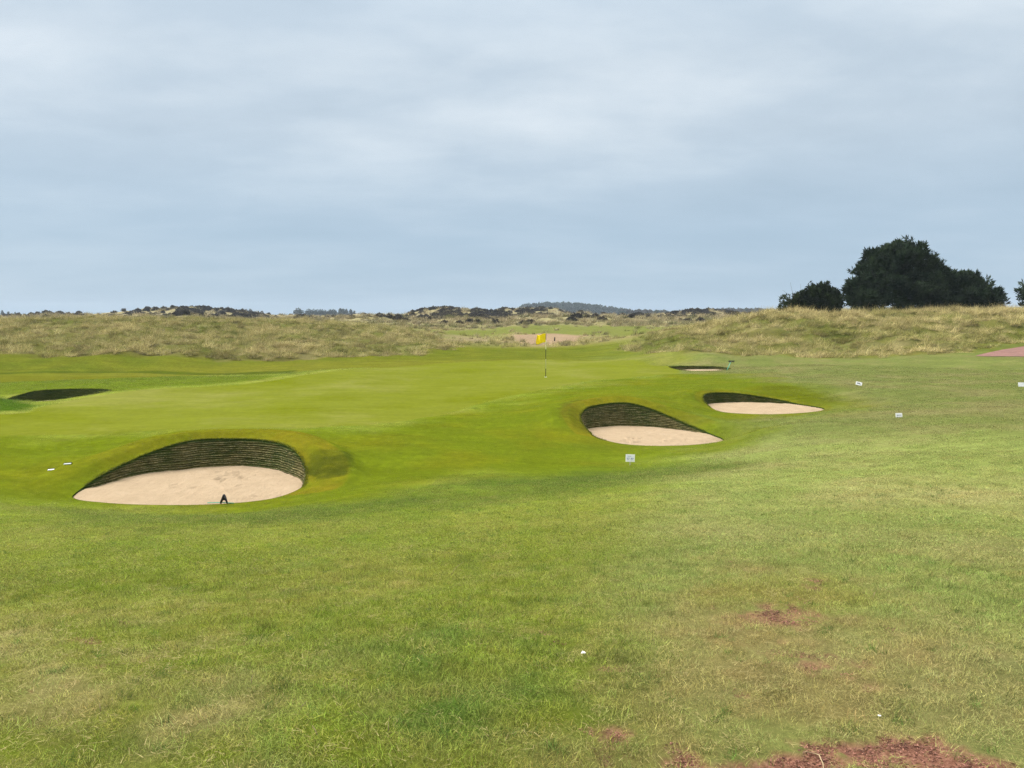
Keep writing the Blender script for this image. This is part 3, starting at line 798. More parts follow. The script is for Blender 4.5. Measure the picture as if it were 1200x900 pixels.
def straws():
    lay = [blade_patch('straw_bits', 9, .07, .012, .045, .0026, 2.0, 8.0, M_BLADE, 0, 1.0) for _ in range(4)]
    up = [blade_patch('grass_tuft', 34, .035, .022, .055, .0030, .25, 1.1, M_BLADE, 0, .12) for _ in range(4)]
    x, y = sample(10000, 1.6, 10, .78); m = zones(x, y)
    k = (m['dirt'] < .25) & (rng.uniform(0, 1, len(x)) < .35 + .6 * m['straw'] + .4 * m['dry']) & (fbm(x / .6, y / .6, 2, 83) > -.25); x, y = x[k], y[k]
    scatter('loose_straw', np.stack([x, y, zH(x, y) + .016], 1), rots(len(x), .1), rng.uniform(.6, 1.2, len(x)), np.full((len(x), 3), .25), np.ones(len(x)), lay, 'bits of pale dead straw lying over the foreground grass', 'straw')
    x, y = sample(6500, 1.6, 12, .78); m = zones(x, y)
    k = (rng.uniform(0, 1, len(x)) < .25 + .6 * m['lush']) & (m['dirt'] < .4) & (fbm(x / .5, y / .5, 2, 84) > -.1); x, y = x[k], y[k]
    c = np.tile([.085, .150, .030], (len(x), 1)) * rng.uniform(.6, 1.4, (len(x), 1))
    scatter('grass_tufts', np.stack([x, y, zH(x, y) - .003], 1), rots(len(x), .15), rng.uniform(.5, 1.1, len(x)), c, rng.uniform(.1, .8, len(x)), up, 'fresh green tufts standing out of the shorter foreground grass', 'grass')
straws()

# grass fringe hanging over the bunker lips
def fringe():
    tuft = [blade_patch('lip_tuft', 16, .03, .03, .085, .007, .3, 1.2, M_BLADE, 0, .35) for _ in range(3)]
    PX, C, S = [], [], []
    for k, b in BUNKERS.items():
        cx, cy, top, nx, ny, h = b['rim']
        for rep in range(3):
            i = np.where(h > .08)[0]
            i = i[rng.uniform(0, 1, len(i)) < .8]
            off = rng.uniform(-.06, .012, len(i))
            PX.append(np.stack([cx[i] + nx[i] * off, cy[i] + ny[i] * off, top[i] - .01], 1))
            cc = np.tile([.10, .115, .012], (len(i), 1)) * rng.uniform(.6, 1.3, (len(i), 1)); C.append(cc); S.append(rng.uniform(.4, .9, len(i)))
        i = np.where(h > .15)[0]
        i = rng.choice(i, len(i) * 2); t = rng.uniform(.05, 1, len(i)); zz = top[i] - t * h[i]
        o_ = (top[i] - zz) * .34 + .005
        PX.append(np.stack([cx[i] + nx[i] * o_, cy[i] + ny[i] * o_, zz], 1))
        C.append(np.tile([.060, .066, .018], (len(i), 1)) * rng.uniform(.4, 1.5, (len(i), 1))); S.append(rng.uniform(.25, .6, len(i)))
    PX, C, S = map(np.concatenate, (PX, C, S))
    scatter('lip_grass', PX, rots(len(PX), .2), S, C, rng.uniform(.2, .7, len(PX)), tuft, 'grass fringe hanging over the lips of the bunkers', 'grass')
fringe()

# long dune grass
TUSS = [blade_patch('marram_tussock', 95, .27, .22, .52, .016, .25, 1.25, M_MARRAM, .55, .5, segs=3) for _ in range(5)]
TUFT = [blade_patch('marram_tuft', 42, .16, .22, .62, .014, .15, .75, M_MARRAM, .75, .55, segs=3) for _ in range(5)]
def dunes():
    X, Y = [], []
    for n_, r0, r1 in ((90000, 44, 100), (30000, 100, 135)):
        x, y = sample(n_, r0, r1, .74); X.append(x); Y.append(y)
    x, y = np.concatenate(X), np.concatenate(Y)
    m = zones(x, y)
    nl = fbm(x / 7, y / 7, 4, 44); tn = fbm(x / 1.25, y / 1.25, 3, 52)
    valley = sstep(66, 74, m['r']) * (1 - m['fair']) * (1 - m['sandy']) * (1 - m['pale']) * .28
    dens = np.maximum(m['dune'] * np.clip(.50 + 2.4 * tn, .03, 1), valley * np.clip(.5 + tn * 1.5, 0, 1))
    keep = (rng.uniform(0, 1, len(x)) < dens * .36) & (m['path'] < .5)
    x, y = x[keep], y[keep]; m = zones(x, y); nl = nl[keep]; tn = tn[keep]
    nh = len(x)
    straw = np.clip(.42 - nl * .9 + tn * .5 + rng.normal(0, .2, nh), 0, 1)
    crest = sstep(1.9, 3.0, H0(x, y)) * m['rd']
    straw = np.clip(straw + .35 * crest, 0, 1)
    c = np.tile([.165, .175, .035], (nh, 1)); c = lerp(c, (.50, .42, .20), straw)
    c = lerp(c, (.085, .072, .024), np.clip(fbm(x / 3.5, y / 3.5, 3, 54) * 1.9 - .2, 0, 1) * .8)
    c *= rng.uniform(.7, 1.3, (nh, 1))
    s = rng.uniform(.7, 1.5, nh) * np.clip(.9 + tn * .6 + .25 * crest, .5, 1.4)
    z = H(x, y, m) - .02
    rt = np.stack([rng.normal(0, .12, nh), rng.normal(0, .12, nh), rng.normal(0, .55, nh)], 1)
    scatter('dune_grass', np.stack([x, y, z], 1), rt, s, c, np.clip(straw * .9 + .1, 0, 1), TUSS + TUFT[:2], 'windswept straw coloured marram grass covering the dunes', 'grass')
dunes()

def far_tussocks():
    big = [blade_patch('tussock', 46, .30, .3, .7, .05, .15, .8, M_MARRAM, .6, .5, segs=2) for _ in range(4)]
    x, y = sample(52000, 70, 345, .70)
    m = zones(x, y)
    g = fbm(x / 5, y / 5, 3, 45); nl = fbm(x / 11, y / 11, 3, 57)
    k = rng.uniform(0, 1, len(x)) < np.clip(.42 + 1.1 * g, 0, 1) * (1 - .95 * m['fair']) * (1 - .9 * m['sandy']) * (1 - .6 * m['pale']) * (1 - m['dune']) * (1 - .6 * sstep(225, 260, m['r']))
    x, y = x[k], y[k]; nl = nl[k]; n_ = len(x)
    straw = np.clip(.5 + nl * 1.1 + rng.normal(0, .2, n_) + .3 * sstep(180, 240, np.hypot(x, y)), 0, 1)
    c = lerp(np.tile([.115, .12, .035], (n_, 1)), (.36, .29, .17), straw)
    c = lerp(c, (.10, .075, .055), np.clip(fbm(x / 6, y / 6, 3, 58) * 2 - .35, 0, 1) * .8)
    scatter('links_tussocks', np.stack([x, y, zH(x, y) - .03], 1), np.stack([rng.normal(0, .1, n_), rng.normal(0, .1, n_), rng.normal(0, .6, n_)], 1), rng.uniform(.8, 1.7, n_) * np.clip(np.hypot(x, y) / 130, .7, 1.7),
            c, np.clip(straw * .8, 0, 1), big, 'pale tussock grass of the rough ground between the dunes', 'grass')
far_tussocks()

# bark and chips on the bare soil
def chips():
    def chip(n_):
        mb_v, mb_q, cc = [], [], []
        for k in range(n_):
            p = np.array([rng.uniform(-.06, .06), rng.uniform(-.06, .06), .004]); a = rng.uniform(0, 6.28); l, w = rng.uniform(.006, .02), rng.uniform(.002, .005)
            d = np.array([math.cos(a), math.sin(a), rng.uniform(-.3, .3)]); e = np.array([-d[1], d[0], rng.uniform(-.3, .3)]); u = np.array([0, 0, .003])
            b0 = len(mb_v)
            for sgn in (0, 1):
                for (i, j) in ((-1, -1), (1, -1), (1, 1), (-1, 1)): mb_v.append(p + d * l * i / 2 + e * w * j / 2 + u * sgn)
            for f in ((4, 5, 6, 7), (0, 1, 5, 4), (1, 2, 6, 5), (2, 3, 7, 6), (3, 0, 4, 7)): mb_q.append([b0 + q for q in f])
            r_ = rng.uniform(0, 1); cc += [[r_, 0, float(rng.uniform() < .25)]] * 8
        me = np_mesh('bark_chips', mb_v, None, mb_q, False); attr(me, 'bl', cc); me.materials.append(M_BLADE)
        return bpy.data.objects.new('bark_chips', me)
    va = [chip(26) for _ in range(4)]
    x, y = sample(22000, 2, 8, .75); m = zones(x, y)
    k = rng.uniform(0, 1, len(x)) < m['dirt'] * .9
    x, y = x[k], y[k]; z = zH(x, y) + .001
    c = np.tile([.23, .115, .085], (len(x), 1)) * rng.uniform(.6, 1.5, (len(x), 1))
    scatter('soil_litter', np.stack([x, y, z], 1), rots(len(x), .05), rng.uniform(.35, .8, len(x)), c, rng.uniform(.0, .6, len(x)), va, 'reddish crumbs and bark bits on the bare soil in the foreground', 'soil')
chips()

# ------------------------------------------------------------------ flag, signs and small things
M_WHITE = plain('white_paint', (.86, .86, .85), .5, .05, 20, .4); M_INK = plain('faded_blue_ink', (.33, .38, .52), .7, .2, 60); M_DARKINK = plain('dark_print', (.12, .13, .16), .7, .2, 60)
M_BLACK = plain('black_plastic', (.012, .012, .014), .5, .2, 20); M_TEAL = plain('green_grip', (.05, .30, .20), .5, .15, 20); M_WOOD = plain('pale_peg', (.55, .52, .36), .7, .2, 30)
M_YEL = plain('yellow_flag_cloth', (.90, .67, .010), .75, .06, 6, .1); M_STRAWSTEM = plain('dead_stem', (.33, .25, .15), .9, .25, 40, .1)

def on(px, py):
    x, y = at([(px, py)])[0]; return x, y, Hs(x, y)

def flag():
    x, y, z = on(639.5, 442)
    r = empty('golf_flag', (x, y, z), 'yellow flag on a thin striped pole standing in the green', 'flag')
    m, nt, bs = nodes('striped_pole')
    sx = nt.nodes.new('ShaderNodeSeparateXYZ'); nt.links.new(nt.nodes.new('ShaderNodeTexCoord').outputs['Object'], sx.inputs[0])
    w = math_(nt, 'FRACT', math_(nt, 'DIVIDE', math_(nt, 'ADD', sx.outputs['Z'], .06), .98))
    c = ramp(nt, math_(nt, 'GREATER_THAN', w, .5), [(0, (.012, .012, .012)), (1, (.52, .53, .30))]); nt.links.new(c, bs.inputs['Base Color'])
    p = MB(); p.tube([(0, 0, -.05), (0, 0, 2.2)], [.016, .013], 10); p.build('pole', m, r, True)
    h = MB(); h.tube([(0, 0, .0), (0, 0, .012)], [.06, .06], 20); h.build('hole_rim', M_WHITE, r)
    # cloth
    nx, nz = 22, 16; vs = []
    for i in range(nx):
        for j in range(nz):
            u, v = i / (nx - 1), j / (nz - 1)
            wv = .055 * math.sin(u * 8.2 + v * 1.3) * (u ** .6) + .02 * math.sin(u * 15 + v * 5) * u
            vs.append((-.014 - u * .46 + .03 * math.sin(v * 5 + 1) * u, wv + .02 * u, 2.2 - v * .44 - .06 * u + .05 * u * math.sin(u * 5 + 1.2) - .03 * u * v))
    fs = [(i * nz + j, i * nz + j + 1, (i + 1) * nz + j + 1, (i + 1) * nz + j) for i in range(nx - 1) for j in range(nz - 1)]
    f = MB(); f.add(vs, fs); fo = f.build('flag', M_YEL, r, True)
    sd = fo.modifiers.new('thick', 'SOLIDIFY'); sd.thickness = .003
flag()

def notice(px, py, label, w, h, peg, ink, tiltx=-.15, rz=0.0, roll=0.0, lines=()):
    x, y, z = on(px, py)
    r = empty('notice_board', (x, y, z), label, 'sign', 'small white notices on the grass', rz)
    from mathutils import Matrix
    R = Matrix.Rotation(tiltx, 3, 'X') @ Matrix.Rotation(roll, 3, 'Y')
    b = MB(); b.box((0, 0, peg + h / 2), (w, .012, h), .003, R); b.build('board', M_WHITE, r)
    if peg > .02:
        g = MB(); g.box((0, .013, peg / 2 - .02), (.026, .012, peg + .08), .003); g.build('peg', M_WOOD, r)
    if lines:
        t = MB()
        for (lx, lz, lw, lh) in lines:
            from mathutils import Vector
            o_ = R @ Vector((lx, -.0075, lz)); t.box((o_.x, o_.y, o_.z + peg + h / 2), (lw, .002, lh), 0, R)
        t.build('print', ink, r)
    return r
notice(738.5, 544.5, 'white notice on a short peg in front of the middle bunker', .205, .165, .075, M_INK, -.12, .08, .05,
       [(-.03, .045, .10, .010), (-.062, -.002, .030, .022), (-.028, .0, .020, .018), (.030, -.002, .040, .022), (.065, -.006, .018, .018), (-.05, -.035, .04, .012), (.035, -.035, .055, .012)])
notice(1053.3, 490, 'white low notice on the right with a line of dark print', .175, .105, .03, M_DARKINK, -.25, .05, -.02,
       [(-.045, .0, .028, .022), (-.012, .0, .022, .018), (.022, .0, .026, .020), (.052, .0, .018, .018)])
notice(1006.5, 451.5, 'tilted white notice farther off, above the other small notice', .24, .135, .03, M_DARKINK, -.3, -.1, .22,
       [(-.02, .01, .11, .04), (.045, -.008, .04, .03)])
notice(1200, 453.5, 'blank white low board cut off by the right edge of the photo', .44, .155, .015, M_DARKINK, -.2, .0, .0)

def stakes():
    for px, py, w, lab, mt in ((60, 554, .13, 'shorter, brighter white plate lying in a scrape left of the big bunker', M_WHITE), (79.5, 552.3, .15, 'thinner, greyer plate lying beside the bright white plate', plain('grey_plate', (.5, .54, .5), .6, .1, 20))):
        x, y, z = on(px, py)
        r = empty('marker_plate', (x, y, z), lab, 'marker', 'plates lying left of the big bunker', .15)
        from mathutils import Matrix
        R = Matrix.Rotation(.2, 3, 'X') @ Matrix.Rotation(-.06, 3, 'Y')
        b = MB(); b.box((0, 0, .018), (w, .05, .014), .004, R); b.build('plate', mt, r)
        d = MB(); d.box((-.01, .05, .012), (w + .03, .03, .05), .012, R); d.build('dark_hollow', plain('hollow_dark', (.012, .018, .006), .95, .3, 30, .05), r, False)  # dark block added in place of the hollow behind each plate
stakes()

def rake_near():
    x, y, z = on(262.5, 590.5)
    r = empty('bunker_rake', (x, y, z + .01), 'rake with green handle and black A shaped head before the big bunker', 'rake', 'bunker rakes', 0)
    hd = MB()
    hd.tube([(-.066, 0, 0), (-.045, 0, .05), (.002, .01, .155), (.006, .01, .175)], [.019, .022, .027, .018], 8)
    hd.tube([(.066, 0, 0), (.048, 0, .05), (.012, .01, .15)], [.017, .02, .026], 8)
    hd.box((0, .005, .085), (.06, .024, .05), .006)
    hd.box((.004, .01, .15), (.03, .024, .06), .008)
    hd.build('head', M_BLACK, r, True)
    h = MB(); h.tube([(-.32, .0, .012), (0, .0, .016), (.20, -.01, .008)], [.008, .009, .008], 8); h.build('handle', M_TEAL, r, True)
rake_near()

def rake_far():
    a = np.array(P(852, 434, 42.0)); b = np.array(P(857, 423, 43.6))
    za = Hs(a[0], a[1]); 
    r = empty('bunker_rake', (a[0], a[1], za), 'rake with pale green handle leaning on the bank by the slit bunker', 'rake', 'bunker rakes')
    d = b - np.array([a[0], a[1], za])
    h = MB(); h.tube([(0, 0, .02), tuple(d * .8 + np.array([0, 0, .02]))], [.02, .02], 8); h.build('handle', M_TEAL, r, True)
    g = MB(); e = d * .8 + np.array([0, 0, .02]); g.tube([tuple(e), tuple(d * .95)], [.022, .03], 8)
    k = d * .95; g.box((k[0] + .02, k[1], k[2] + .02), (.34, .05, .06), .01)
    for i in range(9): g.box((k[0] + .02 - .15 + i * .0375, k[1] - .02, k[2] - .03), (.012, .012, .07))
    g.build('head', M_BLACK, r)
rake_far()

def far_post():
    x, y, z = on(650, 398.4)
    o = MB(); o.tube([(0, 0, -.1), (0, 0, .30), (.01, 0, .36), (.01, 0, .46), (.01, 0, .50)], [.07, .085, .05, .06, .03], 10)
    p = o.build('marker_post', M_BLACK, None, True); p.location = (x, y, z)
    tag(p, 'small dark post standing on the sandy patch beyond the flag', 'post')
far_post()

def oddments():
    x, y, z = on(683.5, 770)
    s = MB(); s.add([(-.016, -.004, 0), (-.005, -.012, .004), (.018, -.003, .001), (.012, .007, .005), (-.006, .009, .012), (-.015, -.003, .003), (-.004, -.010, .008), (.017, -.002, .005), (.011, .008, .009), (-.006, .01, .016)],
                    [(0, 4, 3, 2, 1), (5, 6, 7, 8, 9), (0, 1, 6, 5), (1, 2, 7, 6), (2, 3, 8, 7), (3, 4, 9, 8), (4, 0, 5, 9)])
    o = s.build('paper_scrap', M_WHITE); o.location = (x, y, z + .018); o.scale = (.75, .7, .6); tag(o, 'white scrap of paper lying in the foreground grass', 'litter')
    x, y, z = on(1030.5, 839)
    b = MB(); n_ = 9
    for k in range(n_):
        a = k * 6.283 / n_; c, s_ = math.cos(a), math.sin(a)
        b.add([(0, 0, 0), (.006 * c - .002 * s_, .006 * s_ + .002 * c, .002), (.010 * c, .010 * s_, .001), (.006 * c + .002 * s_, .006 * s_ - .002 * c, .002), (0, 0, -.002)], [(0, 1, 2, 3), (4, 3, 2, 1)])
    o = b.build('daisy', M_WHITE); o.location = (x, y, z + .02); o.scale = (.8, .8, .8); tag(o, 'tiny whitish flower in the grass at the lower right', 'flower')
    # curled dead stem on the bare soil
    q = [on(*p) for p in ((952, 874), (960, 881), (965, 890), (966, 900))]
    x0, y0, z0 = q[0]
    t = MB(); t.tube([(a - x0, b_ - y0, c - z0 + h) for (a, b_, c), h in zip(q, (.012, .03, .025, .006))], [.0016, .0024, .0022, .0014], 7)
    t.tube([(0, 0, .012), (-.02, .012, .010), (-.05, -.004, .006)], [.0016, .0018, .001], 7)
    o = t.build('dead_stem', M_STRAWSTEM, None, True); o.location = (x0, y0, z0); tag(o, 'pale curled dead stem lying across the red soil', 'stem')
    # single longer straws standing in the foreground
    for k, (px, py, l, a) in enumerate(((294, 808, .05, .2), (118, 838, .035, -.1), (350, 836, .05, .7), (372, 862, .04, -.5), (455, 858, .045, 0), (528, 675, .12, .9), (1023, 700, .05, .4))):
        x, y, z = on(px, py)
        t = MB(); t.tube([(0, 0, 0), (a * l * .4, 0, l * .6), (a * l, .004, l)], [.0022, .0018, .0008], 5)
        o = t.build('straw_stalk', M_STRAWSTEM, None, True); o.location = (x, y, z)
        tag(o, 'single pale straw stalk sticking up from the short foreground grass', 'stalk', 'pale straw stalks in the foreground grass')
oddments()

# ------------------------------------------------------------------ trees
def leaf_mat(name, c0, c1):
    m, nt, bs = nodes(name)
    a = nnode(nt, 'ShaderNodeAttribute', attribute_name='bl'); sp = nt.nodes.new('ShaderNodeSeparateColor'); nt.links.new(a.outputs['Color'], sp.inputs[0])
    c = ramp(nt, sp.outputs['Red'], [(0, c0), (1, c1)])
    nt.links.new(c, bs.inputs['Base Color']); bs.inputs['Roughness'].default_value = .8; bs.inputs['Specular IOR Level'].default_value = .04
    return m
M_NEEDLE = leaf_mat('pine_needles', (.011, .022, .012), (.042, .064, .030)); M_BARK = plain('bark', (.06, .045, .035), .95, .3, 6, .05)
M_SHRUB = leaf_mat('shrub_leaves', (.010, .018, .008), (.028, .042, .016)); M_TWIG = leaf_mat('bare_twigs', (.055, .06, .04), (.11, .105, .075))
M_FARNEEDLE = leaf_mat('far_needles', (.018, .032, .018), (.04, .062, .032)); M_FARTWIG = leaf_mat('far_bare_crowns', (.06, .055, .045), (.10, .09, .07))
M_GORSE = leaf_mat('gorse_leaves', (.030, .026, .018), (.085, .068, .045))

def tufts(centres, dirs, size, nblade, width, spread, bright):
    """needle tufts: nblade thin leaves fanning out of each centre about its direction"""
    n_ = len(centres)
    d = dirs[:, None, :] + rng.normal(0, spread, (n_, nblade, 3)); d /= np.linalg.norm(d, axis=2, keepdims=True)
    l = size[:, None, None] * rng.uniform(.6, 1.2, (n_, nblade, 1))
    base = np.repeat(centres[:, None, :], nblade, 1) + rng.normal(0, .10, (n_, nblade, 3)) * size[:, None, None]
    s = np.cross(d, rng.normal(0, 1, (n_, nblade, 3))); s /= np.maximum(np.linalg.norm(s, axis=2, keepdims=True), 1e-6)
    w = width * l
    V = np.stack([base - s * w * .5, base + d * l * .55 + s * w * .6, base + d * l, base + d * l * .5 - s * w * .6], 2).reshape(-1, 3)
    k = np.arange(n_ * nblade) * 4
    q = np.stack([k, k + 1, k + 2, k + 3], 1)
    br = np.clip(bright[:, None] + rng.normal(0, .12, (n_, nblade)), 0, 1)
    C = np.repeat(br.reshape(-1), 4); C = np.stack([C, C * 0, C * 0], 1)
    return V, q, C

def crown_mesh(name, lobes, n_, size, mat, nblade=12, width=.22, spread=.5, up=.6, inner=.35, holes=0.0, clumps=0):
    """lobes: (x, y, z, rx, ry, rz); tufts gather near each lobe's outside, on the twigs' ends"""
    lobes = np.array(lobes, float)
    if clumps:                                                     # whorls of twigs gathered into clumps round each limb's end
        v0 = lobes[:, 3] * lobes[:, 5]; pk = rng.choice(len(lobes), clumps, p=v0 / v0.sum())
        dd = rng.normal(0, 1, (clumps, 3)) + np.array([0, 0, .25]); dd /= np.linalg.norm(dd, axis=1, keepdims=True)
        cc = lobes[pk, :3] + dd * lobes[pk, 3:] * rng.uniform(.72, 1.06, (clumps, 1)); rr = rng.uniform(.24, .52, clumps)
        inn = lobes.copy(); inn[:, 3:] *= .62
        lobes = np.vstack([inn, np.concatenate([cc, np.stack([rr * 1.15, rr * 1.1, rr * .75], 1)], 1)])
    vol = lobes[:, 3] * lobes[:, 4] + lobes[:, 3] * lobes[:, 5]
    pick = rng.choice(len(lobes), n_, p=vol / vol.sum())
    d = rng.normal(0, 1, (n_, 3)); d /= np.linalg.norm(d, axis=1, keepdims=True)
    rad = 1 - inner * rng.uniform(0, 1, n_) ** 1.6
    out_ = rng.uniform(0, 1, n_) < .14
    rad = np.where(out_, rng.uniform(1.0, 1.28, n_), rad)
    rad = rad * (1 + .24 * fbm(d[:, 0] * 3 + pick * 3.7, d[:, 2] * 3 + d[:, 1] * 2.1, 3, 70))
    c = lobes[pick, :3] + d * lobes[pick, 3:] * rad[:, None]
    if holes > 0:
        g = fbm(c[:, 0] * .9, c[:, 2] * .9 + c[:, 1] * .4, 3, 71); k = g > -holes * 0 - .55 + holes
        c, d, pick = c[k], d[k], pick[k]
    c = c[c[:, 2] > -.3]; m_ = len(c)
    d = d[:m_] if len(d) != m_ else d
    dirs = d + np.array([0, 0, up]); dirs /= np.linalg.norm(dirs, axis=1, keepdims=True)
    clump = fbm(c[:, 0] * .8, c[:, 2] * .8 + c[:, 1] * .5, 3, 72)
    br = np.clip(.45 + clump * .8, 0, 1)
    V, q, C = tufts(c, dirs, size * rng.uniform(.7, 1.3, m_), nblade, width, spread, br)
    me = np_mesh(name, V, None, q, False); attr(me, 'bl', C); me.materials.append(mat)
    return me

SEED = [100]
def pine(px, Y, label, lobes, n_, trunk_h, limbs, size=.34, cat='tree', mat=None, holes=0, extra=None, group=None, name='pine_tree', **kw):
    global rng
    keep_rng = rng; SEED[0] += 1; rng = np.random.default_rng(SEED[0])
    x, y = A(px, Y); z = float(H0(x, y)[0]) - .05
    r = empty(name, (x, y, z), label, cat, group)
    t = MB()
    t.tube([(0, 0, -.3), (.05, .05, trunk_h * .35), (-.08, 0, trunk_h * .7), (.05, -.05, trunk_h)], [.26, .21, .14, .05], 10)
    for (bz, ex, ey, ez, rr_) in limbs:
        mid_ = (ex * .5, ey * .5, bz + (ez - bz) * .35)
        t.tube([(0, 0, bz), mid_, (ex, ey, ez)], [rr_, rr_ * .7, rr_ * .25], 7)
        for q in range(5):
            f = rng.uniform(.4, 1.0); p0 = np.array([ex * f, ey * f, bz + (ez - bz) * f * .85])
            t.tube([tuple(p0), tuple(p0 + rng.normal(0, .5, 3) + np.array([ex * .1, 0, .45]))], [rr_ * .35, rr_ * .12], 5)
    t.build('trunk', M_BARK, r, True)
    me = crown_mesh('crown', lobes, n_, size, mat or M_NEEDLE, holes=holes, **kw)
    link(bpy.data.objects.new('crown', me), r)
    rng = keep_rng
    return r

# distances in metres; at 70 m one metre is about 13 photo pixels
pine(1056, 70, 'tall dark pine, highest of the clump on the right-hand dune',
     [(-2.4, 0, 1.4, 2.3, 2.4, 1.7), (-3.6, -.3, 1.6, 1.2, 1.5, 1.3), (-3.1, -.3, 2.8, 1.1, 1.4, 1.1), (-2.2, .3, 3.7, 1.4, 1.6, 1.25), (-.6, 0, 4.2, 1.8, 1.9, 1.5), (.9, 0, 4.5, 1.5, 1.6, 1.3), (-.8, .2, 5.2, 1.15, 1.2, .85), (1.3, -.3, 2.0, 2.3, 2.2, 2.0),
      (0, -1.0, 1.9, 2.5, 1.6, 1.9), (.5, .2, 5.75, 1.0, 1.0, .55), (1.8, .2, 5.5, .65, .8, .6), (2.7, .1, 5.0, .45, .6, .4), (2.9, .1, 4.1, .5, .6, .35), (2.7, .1, 3.3, .9, 1.0, .6), (3.6, 0, 3.3, .6, .7, .45), (-3.3, 0, 3.5, .95, 1.2, .85), (-2.1, 0, 4.85, .95, 1.1, .8)],
     6200, 5.4, [(1.2, -3, .5, 2.6, .09), (1.8, 2.2, -.4, 3.0, .09), (2.6, -2.2, .3, 4.6, .08), (3.2, 2.3, .4, 5.0, .07), (4.0, .8, -.3, 5.6, .06), (4.0, 1.9, .2, 5.3, .05), (2.6, 2.9, .1, 4.6, .05)], .42, width=.17, clumps=270, up=.8)
pine(1107, 72, 'lower broad pine leaning away right of the tallest pine',
     [(-1.6, 0, 1.5, 2.0, 1.9, 1.6), (-.6, 0, 2.5, 1.4, 1.5, .95), (.6, 0, 2.1, 1.8, 1.8, 1.2), (1.5, 0, 3.1, .7, .8, .5), (2.4, 0, 1.6, 1.6, 1.6, 1.15), (3.4, -.1, 1.1, 1.3, 1.4, .9), (.4, -.8, 1.0, 2.7, 1.5, 1.15), (2.2, .2, 2.5, 1.0, 1.0, .5), (4.2, 0, 1.7, .55, .7, .35), (4.2, 0, .7, .7, .9, .7)],
     4600, 3.0, [(.9, 3.2, .3, 1.6, .08), (1.4, -2, .3, 2.6, .08), (1.9, 2.2, -.3, 2.9, .07), (2.0, 1.4, .2, 3.1, .06)], .42, width=.17, clumps=210, up=.8)
pine(960, 68, 'low dark rounded bush left of the tall pines',
     [(-.8, 0, 1.0, 1.0, 1.1, 1.2), (.2, 0, 1.15, 1.2, 1.2, 1.4), (1.1, 0, .9, .75, .9, 1.1)], 2800, 1.6,
     [(.2, 1.2, 0, 1.0, .06), (.3, -1.2, .2, 1.2, .06)], .26, 'bush', M_SHRUB, name='shrub', width=.3, up=.3)
pine(933, 68.5, 'paler twiggy shrub at the left end of the dune-top bushes',
     [(-.3, 0, .9, 1.1, 1.0, .9), (.5, 0, 1.1, 1.0, 1.0, .8), (-.7, 0, .4, .8, .8, .5)], 520, 1.5,
     [(.2, -.9, 0, 1.4, .04), (.3, .5, .2, 1.7, .04), (.3, -.3, 0, 1.8, .04), (.1, -1.2, -.1, .7, .04)], .28, 'bush', leaf_mat('sparse_leaves', (.02, .035, .012), (.06, .075, .03)), name='shrub', width=.18, up=.7, inner=.8)
pine(1226, 70, 'dark pine just entering at the right edge of the photo',
     [(0, 0, 1.6, 1.9, 1.9, 1.6), (.4, 0, 2.7, 1.4, 1.5, 1.2), (1.5, 0, 1.8, 2, 2, 1.8)], 3000, 3.6, [(.8, -1.5, .2, 2.0, .07), (1.4, 1.2, 0, 2.8, .07)], .36)

# far trees: small in the photo, one mesh each, copies share it
def far_mesh(kind, name):
    h = 1.0
    V, Q, C = [], [], []
    if kind == 'cone': lob = [(0, 0, .32, .30, .30, .20), (0, 0, .55, .24, .24, .2), (0, 0, .78, .15, .15, .2), (.05, 0, .92, .06, .06, .08)]
    elif kind == 'round': lob = [(0, 0, .5, .42, .42, .36), (-.22, 0, .45, .3, .3, .3), (.25, 0, .5, .28, .3, .3), (.05, 0, .75, .26, .26, .22)]
    else: lob = [(0, 0, .60, .30, .30, .32), (.1, 0, .78, .2, .2, .2), (-.12, 0, .7, .2, .2, .18)]
    me = crown_mesh(name, lob, 330, .10, M_FARTWIG if kind == 'bare' else M_FARNEEDLE, nblade=6, width=.5, spread=.6, up=.4, inner=.7)
    # stem
    nv = len(me.vertices); co = np.empty(nv * 3, np.float32); me.vertices.foreach_get('co', co); co = co.reshape(-1, 3)
    q = np.empty(len(me.polygons) * 4, np.int32); me.loops.foreach_get('vertex_index', q); q = q.reshape(-1, 4)
    n8 = 6; a = np.arange(n8) * 2 * math.pi / n8
    ring = lambda z, r: np.stack([r * np.cos(a), r * np.sin(a), np.full(n8, z)], 1)
    st = np.concatenate([ring(-.1, .03), ring(.7, .012)]); i = np.arange(n8)
    q2 = nv + np.stack([i, (i + 1) % n8, n8 + (i + 1) % n8, n8 + i], 1)
    cc = np.full((nv, 3), .5); 
    ca = np.empty(nv * 4, np.float32); me.attributes['bl'].data.foreach_get('color', ca); cc = ca.reshape(-1, 4)[:, :3]
    me2 = np_mesh(name, np.vstack([co, st]), None, np.vstack([q, q2]), False); attr(me2, 'bl', np.vstack([cc, np.full((len(st), 3), .3)])); me2.materials.append(me.materials[0])
    return me2
FM = {k: [far_mesh(k, 'far_tree_' + k) for _ in range(3)] for k in ('cone', 'round', 'bare')}

